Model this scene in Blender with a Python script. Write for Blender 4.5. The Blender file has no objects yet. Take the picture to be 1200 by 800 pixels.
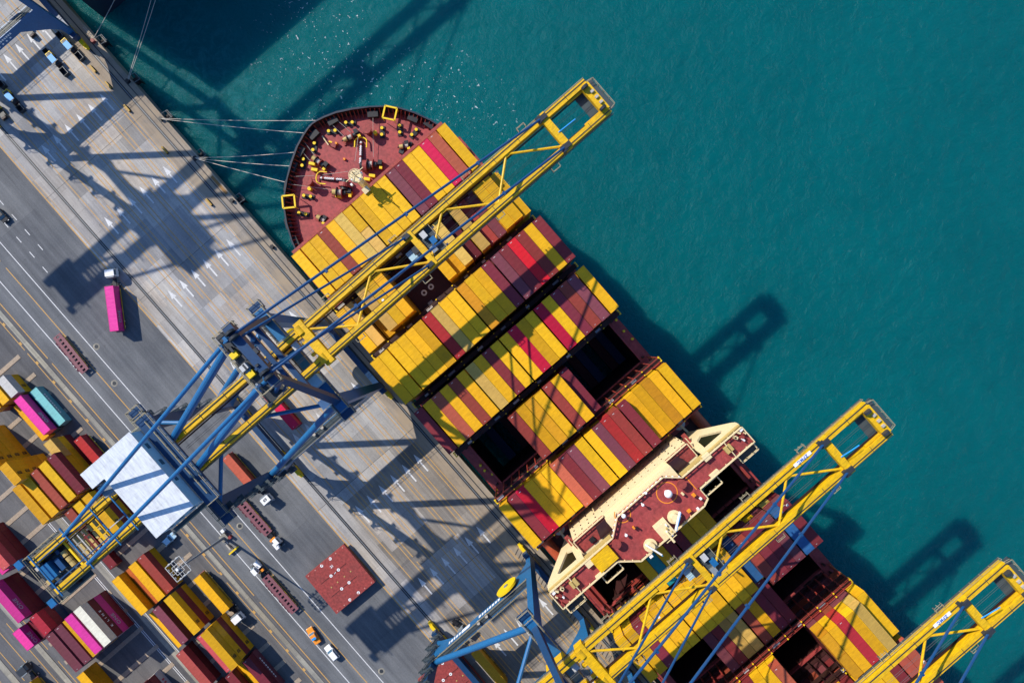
import bpy, bmesh, math, random
from mathutils import Vector, Matrix
random.seed(11)
R = math.radians
scene = bpy.context.scene
COL = scene.collection

# ------------------------------------------------------------------ frame of reference
# X runs along the quay (towards the stern), Y out to sea, Z up; z = 0 is the quay top.
# The drone hangs 176 m over (0,0).
HCAM = 176.0
FPX = 748.0
TH = 48.94
CT, ST = math.cos(R(TH)), math.sin(R(TH))

def at(px, py, z):
    """ground position of a thing seen at a point of the photograph, at its own real height z"""
    dx, dy = px - 600.0, py - 400.0
    k = (HCAM - z) / FPX
    return ((CT*dx + ST*dy)*k, (ST*dx - CT*dy)*k)

def at3(px, py, z):
    a = at(px, py, z)
    return Vector((a[0], a[1], z))

# ------------------------------------------------------------------ mesh builder
class MB:
    def __init__(s):
        s.v = []; s.f = []; s.m = []
    def add(s, vs, fs, m=0):
        o = len(s.v)
        s.v += [tuple(p) for p in vs]
        for f in fs:
            s.f.append(tuple(i+o for i in f)); s.m.append(m)
        return s
    def box(s, x0, x1, y0, y1, z0, z1, m=0):
        return s.add([(x0,y0,z0),(x1,y0,z0),(x1,y1,z0),(x0,y1,z0),(x0,y0,z1),(x1,y0,z1),(x1,y1,z1),(x0,y1,z1)],
              [(3,2,1,0),(4,5,6,7),(0,1,5,4),(1,2,6,5),(2,3,7,6),(3,0,4,7)], m)
    def cbox(s, c, d, m=0, rz=0):
        h = [q/2 for q in d]
        k, n = math.cos(rz), math.sin(rz)
        P = []
        for z in (-h[2], h[2]):
            for x, y in ((-h[0],-h[1]),(h[0],-h[1]),(h[0],h[1]),(-h[0],h[1])):
                P.append((c[0]+x*k-y*n, c[1]+x*n+y*k, c[2]+z))
        return s.add(P, [(3,2,1,0),(4,5,6,7),(0,1,5,4),(1,2,6,5),(2,3,7,6),(3,0,4,7)], m)
    def bar(s, p0, p1, w, h=None, m=0, w1=None, h1=None):
        """rectangular beam, w across (horizontal), h the other way"""
        h = w if h is None else h
        w1 = w if w1 is None else w1; h1 = h if h1 is None else h1
        p0 = Vector(p0); p1 = Vector(p1)
        d = (p1-p0).normalized()
        up = Vector((0,0,1)) if abs(d.z) < .95 else Vector((0,1,0))
        x = d.cross(up).normalized(); y = x.cross(d).normalized()
        P = []
        for p, a, b in ((p0,w,h),(p1,w1,h1)):
            for i, j in ((-1,-1),(1,-1),(1,1),(-1,1)):
                P.append(p + x*(i*a/2) + y*(j*b/2))
        return s.add(P, [(3,2,1,0),(4,5,6,7),(0,1,5,4),(1,2,6,5),(2,3,7,6),(3,0,4,7)], m)
    def tube(s, p0, p1, r, n=8, m=0, r1=None, cap=True):
        r1 = r if r1 is None else r1
        p0 = Vector(p0); p1 = Vector(p1)
        d = (p1-p0).normalized()
        up = Vector((0,0,1)) if abs(d.z) < .95 else Vector((1,0,0))
        x = d.cross(up).normalized(); y = d.cross(x).normalized()
        P = []
        for p, q in ((p0,r),(p1,r1)):
            for i in range(n):
                a = 2*math.pi*i/n
                P.append(p + x*(q*math.cos(a)) + y*(q*math.sin(a)))
        F = [(i,(i+1)%n,n+(i+1)%n,n+i) for i in range(n)]
        if cap: F += [tuple(range(n))[::-1], tuple(range(n,2*n))]
        return s.add(P, F, m)
    def path(s, pts, r, n=6, m=0):
        for a, b in zip(pts, pts[1:]): s.tube(a, b, r, n, m)
        return s
    def prism(s, poly, z0, z1, m=0):
        n = len(poly)
        return s.add([(x,y,z0) for x,y in poly]+[(x,y,z1) for x,y in poly],
              [tuple(range(n))[::-1], tuple(range(n,2*n))]+[(i,(i+1)%n,n+(i+1)%n,n+i) for i in range(n)], m)
    def plate(s, poly, u0, u1, m=0):
        """polygon in the (Y,Z) plane extruded along X"""
        n = len(poly)
        return s.add([(u0,y,z) for y,z in poly]+[(u1,y,z) for y,z in poly],
              [tuple(range(n))[::-1], tuple(range(n,2*n))]+[(i,(i+1)%n,n+(i+1)%n,n+i) for i in range(n)], m)
    def sheet(s, x0, x1, y0, y1, z, m=0):
        return s.add([(x0,y0,z),(x1,y0,z),(x1,y1,z),(x0,y1,z)], [(0,1,2,3)], m)
    def quad(s, a, b, c, d, m=0):
        return s.add([a,b,c,d], [(0,1,2,3)], m)
    def ring(s, c, r0, r1, n=24, m=0, h=0.0):
        P = []; F = []
        for i in range(n):
            a = 2*math.pi*i/n
            P += [(c[0]+r0*math.cos(a), c[1]+r0*math.sin(a), c[2]), (c[0]+r1*math.cos(a), c[1]+r1*math.sin(a), c[2])]
        for i in range(n):
            j = (i+1) % n
            F.append((2*i, 2*i+1, 2*j+1, 2*j))
        return s.add(P, F, m)
    def ball(s, c, r, n=12, k=8, m=0, half=False, sz=1.0):
        P = []; F = []
        lo = 0 if half else -math.pi/2
        for j in range(k+1):
            t = lo + (math.pi/2-lo)*j/k
            for i in range(n):
                a = 2*math.pi*i/n
                P.append((c[0]+r*math.cos(t)*math.cos(a), c[1]+r*math.cos(t)*math.sin(a), c[2]+sz*r*math.sin(t)))
        for j in range(k):
            for i in range(n):
                F.append((j*n+i, j*n+(i+1)%n, (j+1)*n+(i+1)%n, (j+1)*n+i))
        return s.add(P, F, m)
    def rail(s, pts, h=1.0, r=.035, step=2.0, m=0):
        """a handrail along pts"""
        for a, b in zip(pts, pts[1:]):
            a = Vector(a); b = Vector(b); L = (b-a).length
            if L < .01: continue
            up = Vector((0,0,h))
            s.bar(a+up, b+up, 2*r, 2*r, m); s.bar(a+up*.5, b+up*.5, 1.4*r, 1.4*r, m)
            k = max(1, round(L/step))
            for i in range(k+1):
                p = a + (b-a)*(i/k)
                s.bar(p, p+up, 2*r, 2*r, m)
        return s
    def mesh(s, name, mats, smooth=False):
        me = bpy.data.meshes.new(name)
        me.from_pydata(s.v, [], s.f)
        for q in (mats if isinstance(mats, (list, tuple)) else [mats]): me.materials.append(q)
        me.polygons.foreach_set('material_index', s.m)
        bm = bmesh.new(); bm.from_mesh(me)
        bmesh.ops.recalc_face_normals(bm, faces=bm.faces)
        bm.to_mesh(me); bm.free()
        if smooth:
            me.polygons.foreach_set('use_smooth', [True]*len(me.polygons))
        me.update()
        return me
    def build(s, name, mats, parent=None, loc=(0,0,0), rz=0, smooth=False):
        o = bpy.data.objects.new(name, s.mesh(name, mats, smooth))
        COL.objects.link(o)
        o.location = loc; o.rotation_euler = (0,0,rz)
        if parent: o.parent = parent
        return o

def link(name, me, parent=None, loc=(0,0,0), rz=0):
    o = bpy.data.objects.new(name, me); COL.objects.link(o)
    o.location = loc; o.rotation_euler = (0,0,rz)
    if parent: o.parent = parent
    return o
def tag(o, label, cat, group=None):
    o['label'] = label; o['category'] = cat
    if group: o['group'] = group
    return o
def thing(name, label, cat, loc=(0,0,0), rz=0, group=None):
    o = bpy.data.objects.new(name, None); COL.objects.link(o)
    o.location = loc; o.rotation_euler = (0,0,rz)
    return tag(o, label, cat, group)
def structure(o): o['kind'] = 'structure'; return o
def stuff(o): o['kind'] = 'stuff'; return o
KIDS = {}
def copy_tree(o, parent=None):
    c = o.copy(); COL.objects.link(c)
    if parent: c.parent = parent
    for ch in o.children: copy_tree(ch, c)
    return c

# lettering: flat mesh text, origin at the centre of the word
_T = {}
def text_mesh(word, size, mt, thick=.012, spacing=1.0, line=1.0):
    k = (word, size, mt.name)
    if k in _T: return _T[k]
    cu = bpy.data.curves.new('lettering', 'FONT')
    cu.body = word; cu.size = size; cu.align_x = 'CENTER'; cu.align_y = 'CENTER'
    cu.extrude = thick; cu.space_character = spacing; cu.space_line = line; cu.offset = size*.025
    ob = bpy.data.objects.new('lettering', cu); COL.objects.link(ob)
    dg = bpy.context.evaluated_depsgraph_get(); dg.update()
    me = bpy.data.meshes.new_from_object(ob.evaluated_get(dg))
    bpy.data.objects.remove(ob); bpy.data.curves.remove(cu)
    me.name = 'lettering'
    me.materials.clear(); me.materials.append(mt)
    _T[k] = me
    return me
def lettering(word, size, mt, parent, loc, rot, **k):
    o = link('lettering', text_mesh(word, size, mt, **k), parent, loc)
    o.rotation_euler = rot
    return o
FACE_SEA = (R(90), 0, R(180))     # upright on a face that looks to +Y
FACE_AFT = (R(90), 0, R(90))      # upright on a face that looks to +X
FACE_FORE = (R(90), 0, R(-90))    # upright on a face that looks to -X

# ------------------------------------------------------------------ materials
def nt(name):
    m = bpy.data.materials.new(name); m.use_nodes = True
    t = m.node_tree; t.nodes.clear()
    out = t.nodes.new('ShaderNodeOutputMaterial'); b = t.nodes.new('ShaderNodeBsdfPrincipled')
    t.links.new(b.outputs[0], out.inputs[0])
    return m, t, b
def N(t, kind, **kw):
    n = t.nodes.new(kind)
    for k, v in kw.items(): setattr(n, k, v)
    return n
def mixc(t, blend, fac, a, b):
    n = N(t, 'ShaderNodeMix', data_type='RGBA', blend_type=blend)
    for key, val in ((0, fac), (6, a), (7, b)):
        if hasattr(val, 'links') or isinstance(val, bpy.types.NodeSocket): t.links.new(val, n.inputs[key])
        else: n.inputs[key].default_value = val if key == 0 else ((*val, 1) if len(val) == 3 else val)
    return n.outputs[2]
def ramp(t, src, p0, p1, c0=(0,0,0), c1=(1,1,1)):
    n = N(t, 'ShaderNodeValToRGB'); e = n.color_ramp.elements
    e[0].position = p0; e[1].position = p1; e[0].color = (*c0, 1); e[1].color = (*c1, 1)
    t.links.new(src, n.inputs[0]); return n.outputs[0]
def noise(t, vec, scale, detail=4, rough=.55, dist=0, sc=None):
    n = N(t, 'ShaderNodeTexNoise'); n.inputs['Scale'].default_value = scale
    n.inputs['Detail'].default_value = detail; n.inputs['Roughness'].default_value = rough; n.inputs['Distortion'].default_value = dist
    if sc:
        mp = N(t, 'ShaderNodeMapping'); mp.inputs['Scale'].default_value = sc
        t.links.new(vec, mp.inputs[0]); vec = mp.outputs[0]
    t.links.new(vec, n.inputs['Vector']); return n.outputs[0]
def objvec(t): return N(t, 'ShaderNodeTexCoord').outputs['Object']

def paint(name, col, rough=.5, wear=.35, scale=.7, rand=0.0, dirt=(.10,.07,.05), metal=0, spec=.4, streak=None, rust=None):
    m, t, b = nt(name)
    v = objvec(t)
    if rand:
        oi = N(t, 'ShaderNodeObjectInfo')
        ad = N(t, 'ShaderNodeVectorMath', operation='ADD')
        sc = N(t, 'ShaderNodeVectorMath', operation='SCALE'); sc.inputs['Scale'].default_value = 37.0
        cb = N(t, 'ShaderNodeCombineXYZ')
        t.links.new(oi.outputs['Random'], cb.inputs[0]); t.links.new(oi.outputs['Random'], cb.inputs[1])
        t.links.new(cb.outputs[0], sc.inputs[0]); t.links.new(v, ad.inputs[0]); t.links.new(sc.outputs[0], ad.inputs[1])
        v2 = ad.outputs[0]
    else: v2 = v
    f1 = ramp(t, noise(t, v2, scale, 5, .6), .45, .78)
    fm = N(t, 'ShaderNodeMath', operation='MULTIPLY'); fm.inputs[1].default_value = wear
    t.links.new(f1, fm.inputs[0])
    c = mixc(t, 'MIX', fm.outputs[0], col, tuple(.55*a+.45*d for a, d in zip(col, dirt)))
    f2 = ramp(t, noise(t, v2, scale*6, 3, .6, sc=streak), .3, .75, (1-.5*wear,)*3, (1.06,)*3)
    c = mixc(t, 'MULTIPLY', 1.0, c, f2)
    if rust:
        f3 = ramp(t, noise(t, v2, scale*2.3, 6, .7), .66, .76)
        fr = N(t, 'ShaderNodeMath', operation='MULTIPLY'); fr.inputs[1].default_value = rust
        t.links.new(f3, fr.inputs[0])
        c = mixc(t, 'MIX', fr.outputs[0], c, (.09,.035,.018))
    if rand:
        mr = N(t, 'ShaderNodeMapRange'); mr.inputs[3].default_value = 1-rand; mr.inputs[4].default_value = 1+rand*.6
        t.links.new(oi.outputs['Random'], mr.inputs[0])
        h = N(t, 'ShaderNodeHueSaturation'); t.links.new(c, h.inputs['Color']); t.links.new(mr.outputs[0], h.inputs['Value'])
        ml = N(t, 'ShaderNodeMath', operation='MULTIPLY'); ml.inputs[1].default_value = 7.31
        fr2 = N(t, 'ShaderNodeMath', operation='FRACT'); t.links.new(oi.outputs['Random'], ml.inputs[0]); t.links.new(ml.outputs[0], fr2.inputs[0])
        m2 = N(t, 'ShaderNodeMapRange'); m2.inputs[3].default_value = .5-.035*rand; m2.inputs[4].default_value = .5+.018*rand
        t.links.new(fr2.outputs[0], m2.inputs[0]); t.links.new(m2.outputs[0], h.inputs['Hue'])
        c = h.outputs[0]
    t.links.new(c, b.inputs['Base Color'])
    b.inputs['Roughness'].default_value = rough; b.inputs['Metallic'].default_value = metal
    b.inputs['Specular IOR Level'].default_value = spec
    return m

M = {}
M['crane_yellow'] = paint('crane_yellow', (.84,.49,.004), .5, .8, .6, dirt=(.28,.17,.03), streak=(2,.25,1), rust=.35)
M['crane_blue'] = paint('crane_blue', (.014,.125,.30), .42, .4, .35, dirt=(.02,.06,.12))
M['crane_blue_shaded'] = paint('crane_blue_shaded', (.008,.045,.12), .45, .4, .35, dirt=(.02,.04,.08))  # darker copy of the crane blue, with shade put into the colour
M['stay_blue'] = paint('stay_blue', (.007,.06,.17), .45, .3, .5)
M['house_white'] = paint('house_white', (.70,.73,.75), .5, .6, .3, dirt=(.42,.42,.42), streak=(.3,1.5,1))
M['house_blue'] = paint('house_blue', (.36,.55,.66), .5, .2, .5)
M['grey_steel'] = paint('grey_steel', (.23,.26,.28), .5, .5, 1.0)
M['light_steel'] = paint('light_steel', (.50,.50,.48), .5, .4, 1.0)
M['dark_steel'] = paint('dark_steel', (.03,.035,.04), .5, .4, 1.0)
M['grate'] = paint('grate', (.055,.075,.085), .6, .5, 2.0)
M['rail_tan'] = paint('rail_tan', (.34,.29,.18), .6, .3, 1.0)
M['rubber'] = paint('rubber', (.016,.016,.018), .8, .3, 1.0)
M['glass'] = paint('glass', (.06,.12,.16), .08, .05, 1.0, spec=.7)
M['white'] = paint('white_paint', (.80,.80,.79), .45, .2, 1.0)
M['black'] = paint('black_paint', (.012,.012,.014), .5, .3, 1.0)
M['bright_yellow'] = paint('bright_yellow', (.82,.56,.005), .5, .25, 1.5)
M['dull_yellow'] = paint('dull_yellow', (.50,.30,.035), .6, .7, 1.5, rust=.5)
M['orange'] = paint('orange_paint', (.80,.27,.02), .45, .2, 1.0)
M['canopy_blue'] = paint('canopy_blue', (.02,.30,.70), .5, .2, 1.0)
M['letter_white'] = paint('letter_white', (.78,.80,.82), .5, .2, 2.0)
M['letter_black'] = paint('letter_black', (.02,.02,.022), .5, .2, 2.0)
M['letter_grey'] = paint('letter_grey', (.45,.36,.45), .5, .3, 2.0)
M['letter_blue'] = paint('letter_blue', (.02,.10,.40), .5, .2, 2.0)
M['letter_red'] = paint('letter_red', (.45,.03,.06), .5, .2, 2.0)
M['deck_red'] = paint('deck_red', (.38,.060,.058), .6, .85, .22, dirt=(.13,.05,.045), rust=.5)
M['deck_dark'] = paint('deck_dark', (.05,.013,.012), .65, .6, .3, dirt=(.05,.02,.02), rust=.5)  # deck red darkened to carry the shade between the bays
M['frame_red'] = paint('frame_red', (.30,.040,.028), .55, .6, .8, dirt=(.12,.03,.02), rust=.5)
M['lashing'] = paint('lashing_brown_shaded', (.035,.012,.010), .6, .6, .8, dirt=(.04,.015,.012), rust=.5)  # brown-red darkened to carry the shade of the gaps between bays
M['hull_black'] = paint('hull_black', (.018,.026,.045), .45, .4, .15, dirt=(.03,.03,.035))
M['hull_red'] = paint('hull_red', (.22,.03,.02), .6, .5, .2)
M['hold'] = paint('hold_shade', (.012,.010,.010), .7, .6, .3)  # near black stands for the shade inside the holds
M['hatch_dark'] = paint('hatch_dark', (.07,.017,.02), .65, .6, .25, dirt=(.04,.02,.02), rust=.4)  # hatch red darkened to carry the shade under the stacks
M['cream'] = paint('cream_paint', (.74,.60,.34), .45, .2, .5, dirt=(.5,.36,.2))
M['cream_tan'] = paint('cream_tan', (.50,.36,.12), .5, .3, .6)
M['dome'] = paint('dome_white', (.85,.85,.86), .3, .05, 1.0)
M['rope'] = paint('rope_fibre', (.44,.40,.34), .8, .3, 3.0)
M['chain_white'] = paint('chain_white', (.72,.70,.70), .5, .3, 2.0)
M['wood'] = paint('plinth_stone', (.42,.33,.24), .8, .8, .8, dirt=(.22,.15,.10))
M['cart'] = paint('cart_maroon', (.23,.085,.10), .6, .6, .8, dirt=(.10,.05,.05), rust=.4)
M['hatch_red'] = paint('hatch_red', (.35,.055,.045), .6, .95, .28, dirt=(.17,.06,.05), rust=.55)

PAL = {  # container paints: letter -> (word, colour)
 'Y': ('yellow', (.76,.412,.010)), 'y': ('ochre yellow', (.60,.28,.012)), 'T': ('tan yellow', (.60,.38,.085)),
 'R': ('red', (.42,.030,.028)), 'H': ('crimson', (.56,.012,.035)), 'B': ('brick red', (.29,.055,.034)),
 'M': ('maroon', (.19,.026,.033)), 'V': ('mauve brown', (.19,.05,.062)), 'S': ('salmon red', (.50,.105,.06)),
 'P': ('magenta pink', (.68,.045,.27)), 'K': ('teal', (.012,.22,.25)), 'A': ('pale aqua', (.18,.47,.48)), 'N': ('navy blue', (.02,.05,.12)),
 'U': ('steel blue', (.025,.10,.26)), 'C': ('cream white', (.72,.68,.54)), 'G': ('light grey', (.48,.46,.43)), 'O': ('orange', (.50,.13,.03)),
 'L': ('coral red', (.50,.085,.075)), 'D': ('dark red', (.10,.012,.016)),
}
CM = {k: paint('container_'+w.replace(' ', '_'), c, .5, .44, .45, rand=.26, dirt=(.10,.055,.025), streak=(2.2,.3,1), rust=.35, spec=.18) for k, (w, c) in PAL.items()}
M['mark'] = paint('marking_white', (.58,.52,.50), .5, .3, 2.0)
# ================================================================== setting: water, quay, road, yard
def concrete(name, col, slab=(9.0, 6.45), var=.22, stain=(.20,.18,.16), warm=None, streaks=.42):
    m, t, b = nt(name); v = objvec(t)
    br = N(t, 'ShaderNodeTexBrick'); br.offset = 0; br.squash = 1
    br.inputs['Scale'].default_value = 1; br.inputs['Mortar Size'].default_value = .03; br.inputs['Mortar Smooth'].default_value = .3
    br.inputs['Brick Width'].default_value = slab[0]; br.inputs['Row Height'].default_value = slab[1]; br.inputs['Bias'].default_value = 0
    br.inputs['Color1'].default_value = (*[c*(1-var) for c in col], 1); br.inputs['Color2'].default_value = (*[min(1, c*(1+var)) for c in col], 1)
    br.inputs['Mortar'].default_value = (*[c*.55 for c in col], 1)
    t.links.new(v, br.inputs['Vector']); c = br.outputs['Color']
    # larger pours of a different tint
    b2 = N(t, 'ShaderNodeTexBrick'); b2.offset = .37; b2.inputs['Scale'].default_value = 1; b2.inputs['Mortar Size'].default_value = 0
    b2.inputs['Brick Width'].default_value = 26.3; b2.inputs['Row Height'].default_value = 14.8
    b2.inputs['Color1'].default_value = (.80,.80,.83,1); b2.inputs['Color2'].default_value = (1.12,1.10,1.06,1)
    t.links.new(v, b2.inputs['Vector']); c = mixc(t, 'MULTIPLY', .8, c, b2.outputs['Color'])
    c = mixc(t, 'MULTIPLY', 1, c, ramp(t, noise(t, v, .12, 6, .62), .28, .74, (.72,.72,.74), (1.10,1.09,1.07)))
    c = mixc(t, 'MULTIPLY', streaks, c, ramp(t, noise(t, v, .9, 4, .6, sc=(.05,1.3,1)), .36, .66, (.55,.55,.57), (1.1,1.1,1.08)))
    c = mixc(t, 'MULTIPLY', .55, c, ramp(t, noise(t, v, 2.4, 5, .7), .3, .7, (.70,.70,.70), (1.15,1.14,1.12)))
    st = ramp(t, noise(t, v, .33, 7, .72), .60, .74)
    sf = N(t, 'ShaderNodeMath', operation='MULTIPLY'); wm = ramp(t, noise(t, v, .018, 4, .6), .42, .60)
    c = mixc(t, 'MULTIPLY', wm, c, (1.0,.925,.82))
    sf.inputs[1].default_value = .75; t.links.new(st, sf.inputs[0])
    c = mixc(t, 'MIX', sf.outputs[0], c, stain)
    sp = ramp(t, noise(t, v, .85, 3, .6), .70, .76)
    s2 = N(t, 'ShaderNodeMath', operation='MULTIPLY'); s2.inputs[1].default_value = .6; t.links.new(sp, s2.inputs[0])
    c = mixc(t, 'MIX', s2.outputs[0], c, (.09,.085,.08))
    if warm:
        wf = ramp(t, noise(t, v, .16, 5, .6), .38, .66)
        c = mixc(t, 'MIX', wf, c, warm)
    t.links.new(c, b.inputs['Base Color']); b.inputs['Roughness'].default_value = .88; b.inputs['Specular IOR Level'].default_value = .2
    bp = N(t, 'ShaderNodeBump'); bp.inputs['Strength'].default_value = .25; bp.inputs['Distance'].default_value = .05
    t.links.new(noise(t, v, 3.0, 4, .6), bp.inputs['Height']); t.links.new(bp.outputs[0], b.inputs['Normal'])
    return m
M['concrete'] = concrete('apron_concrete', (.385,.39,.395))
M['quay_conc'] = concrete('quay_concrete', (.33,.30,.265), (12, 20), .12, (.15,.13,.11), warm=(.33,.26,.18), streaks=.7)
M['light_conc'] = concrete('rail_strip_concrete', (.42,.415,.41), (7.5, 3.2), .16, streaks=.5)
M['kerb_conc'] = concrete('kerb_concrete', (.36,.35,.30), (5.5, 9), .14, streaks=.6)
def asphalt(name, col):
    m, t, b = nt(name); v = objvec(t)
    c = mixc(t, 'MULTIPLY', 1, col, ramp(t, noise(t, v, .07, 6, .62), .3, .72, (.70,.72,.75), (1.2,1.19,1.17)))
    c = mixc(t, 'MULTIPLY', .5, c, ramp(t, noise(t, v, .55, 5, .65, sc=(.05,1.0,1)), .36, .66, (.55,.55,.57), (1.25,1.24,1.23)))
    c = mixc(t, 'MULTIPLY', .6, c, ramp(t, noise(t, v, 2.6, 6, .75), .3, .72, (.65,.65,.66), (1.25,1.25,1.24)))
    st = ramp(t, noise(t, v, .5, 7, .72), .64, .72)
    sf = N(t, 'ShaderNodeMath', operation='MULTIPLY'); sf.inputs[1].default_value = .55; t.links.new(st, sf.inputs[0])
    c = mixc(t, 'MIX', sf.outputs[0], c, (.045,.043,.042))
    br = N(t, 'ShaderNodeTexBrick'); br.offset = .3; br.inputs['Scale'].default_value = 1; br.inputs['Mortar Size'].default_value = .04
    br.inputs['Brick Width'].default_value = 38; br.inputs['Row Height'].default_value = 12.5
    br.inputs['Color1'].default_value = (.9,.9,.92,1); br.inputs['Color2'].default_value = (1.12,1.11,1.1,1); br.inputs['Mortar'].default_value = (.7,.7,.7,1)
    t.links.new(v, br.inputs['Vector']); c = mixc(t, 'MULTIPLY', .8, c, br.outputs[0])
    t.links.new(c, b.inputs['Base Color']); b.inputs['Roughness'].default_value = .9; b.inputs['Specular IOR Level'].default_value = .2
    return m
M['asphalt'] = asphalt('asphalt', (.140,.146,.152))
M['yard'] = asphalt('yard_asphalt', (.128,.126,.126))
M['line_orange'] = paint('line_orange', (.60,.34,.09), .8, .65, .6, dirt=(.3,.25,.2))
M['line_white'] = paint('line_white', (.72,.72,.71), .8, .6, .6, dirt=(.25,.25,.25))
M['line_black'] = paint('line_black', (.03,.03,.032), .6, .4, .6)
M['joint'] = paint('joint_dark', (.07,.065,.06), .8, .5, .6)

def water():
    m, t, b = nt('sea_water'); v = objvec(t)
    big = noise(t, v, .012, 5, .6)
    mid = noise(t, v, .055, 6, .62, 1.2)
    c = mixc(t, 'MIX', ramp(t, big, .3, .7), (.0008,.086,.096), (.0008,.108,.116))
    c = mixc(t, 'MULTIPLY', .35, c, ramp(t, mid, .3, .72, (.74,.80,.82), (1.16,1.15,1.14)))
    # churned paler water near the quay astern of the neighbouring ship and round the bow
    sx = N(t, 'ShaderNodeSeparateXYZ'); t.links.new(v, sx.inputs[0])
    def bump(axis, c0, w):
        s_ = N(t, 'ShaderNodeMath', operation='SUBTRACT'); s_.inputs[1].default_value = c0; t.links.new(sx.outputs[axis], s_.inputs[0])
        d_ = N(t, 'ShaderNodeMath', operation='DIVIDE'); d_.inputs[1].default_value = w; t.links.new(s_.outputs[0], d_.inputs[0])
        p_ = N(t, 'ShaderNodeMath', operation='MULTIPLY'); t.links.new(d_.outputs[0], p_.inputs[0]); t.links.new(d_.outputs[0], p_.inputs[1])
        return p_.outputs[0]
    ad = N(t, 'ShaderNodeMath', operation='ADD'); t.links.new(bump(0, -105, 45), ad.inputs[0]); t.links.new(bump(1, -18, 22), ad.inputs[1])
    fall = ramp(t, ad.outputs[0], 0, 1.0, (1,1,1), (0,0,0))
    sw = ramp(t, noise(t, v, .22, 6, .68, 2.5), .45, .66)
    fm = N(t, 'ShaderNodeMath', operation='MULTIPLY'); t.links.new(fall, fm.inputs[0]); t.links.new(sw, fm.inputs[1])
    f2 = N(t, 'ShaderNodeMath', operation='MULTIPLY'); f2.inputs[1].default_value = .30; t.links.new(fm.outputs[0], f2.inputs[0])
    c = mixc(t, 'MIX', f2.outputs[0], c, (.03,.22,.24))
    # sun sparkle painted as pale flecks, with small breaking crests, in drifting patches
    fl = ramp(t, noise(t, v, 1.1, 3, .6, .3), .655, .70)
    pa = ramp(t, noise(t, v, .045, 4, .6), .42, .60)
    ex = N(t, 'ShaderNodeMath', operation='ADD'); t.links.new(bump(0, -70, 60), ex.inputs[0]); t.links.new(bump(1, 12, 42), ex.inputs[1])
    near = ramp(t, ex.outputs[0], .15, .95, (1,1,1), (.025,.025,.025))
    g1 = N(t, 'ShaderNodeMath', operation='MULTIPLY'); t.links.new(fl, g1.inputs[0]); t.links.new(pa, g1.inputs[1])
    g2 = N(t, 'ShaderNodeMath', operation='MULTIPLY'); t.links.new(g1.outputs[0], g2.inputs[0]); t.links.new(near, g2.inputs[1])
    c = mixc(t, 'MIX', g2.outputs[0], c, (.62,.70,.70))
    t.links.new(c, b.inputs['Base Color'])
    b.inputs['Roughness'].default_value = .2; b.inputs['IOR'].default_value = 1.33; b.inputs['Specular IOR Level'].default_value = .10
    b.subsurface_method = 'BURLEY'; b.inputs['Subsurface Weight'].default_value = .85
    b.inputs['Subsurface Radius'].default_value = (3.0, 8.0, 9.0); b.inputs['Subsurface Scale'].default_value = 1.0
    w1 = noise(t, v, .34, 6, .68, .4, sc=(1.0,.75,1)); w2 = noise(t, v, 1.6, 3, .6)
    ws = N(t, 'ShaderNodeMath', operation='MULTIPLY_ADD'); ws.inputs[1].default_value = .25
    t.links.new(w2, ws.inputs[0]); t.links.new(w1, ws.inputs[2])
    bp = N(t, 'ShaderNodeBump'); bp.inputs['Strength'].default_value = .9; bp.inputs['Distance'].default_value = 1.1
    t.links.new(ws.outputs[0], bp.inputs['Height']); t.links.new(bp.outputs[0], b.inputs['Normal'])
    return m
M['water'] = water()

WZ = -4.0            # water level
structure(MB().sheet(-2500, 2500, -60, 3000, WZ).build('sea_water', M['water']))
U0, U1 = -700, 700
QE, WR, LR, AE = -31.8, -35.0, -67.55, -71.3     # quay edge, sea-side crane rail, land-side crane rail, apron edge
structure(MB().box(U0, U1, AE, -38.0, -9, 0).build('apron_pavement', M['concrete']))
structure(MB().box(U0, U1, -38.0, QE, -9, 0).build('quay_pavement', M['quay_conc']))
structure(MB().box(U0, U1, -900, AE, -9, 0).build('yard_ground', M['yard']))
structure(MB().sheet(U0, U1, -99.2, AE, .004).build('road', M['asphalt']))
structure(MB().sheet(3.2, U1, -64.89, -38.01, .003).build('older_apron_pavement', concrete('older_concrete', (.285,.272,.255), (9.0, 6.45), .2, (.14,.13,.12), streaks=.6)))
structure(MB().sheet(U0, U1, -71.0, -64.9, .004).build('rail_strip_pavement', M['light_conc']))
k = MB()
for v0, v1 in ((-102.0, -100.7), (-154.5, -153.0), (-165.6, -163.9)): k.box(U0, U1, v0, v1, -.1, .12)
structure(k.build('kerb_strip', M['kerb_conc']))
k = MB().box(U0, U1, QE-.35, QE+.02, .0, .14)
structure(k.build('quay_kerb', M['quay_conc']))
# crane rails sit in dark slots
k = MB()
for vc, w in ((WR, .42), (LR, .42)):
    k.sheet(U0, U1, vc-w, vc+w, .008)
k.sheet(U0, U1, -33.5, -33.2, .008)
structure(k.build('rail_slot_line', M['line_black']))
k = MB()
for vc in (WR, LR): k.box(U0, U1, vc-.07, vc+.07, .0, .05)
structure(k.build('crane_rail_line', M['grey_steel']))
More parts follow.
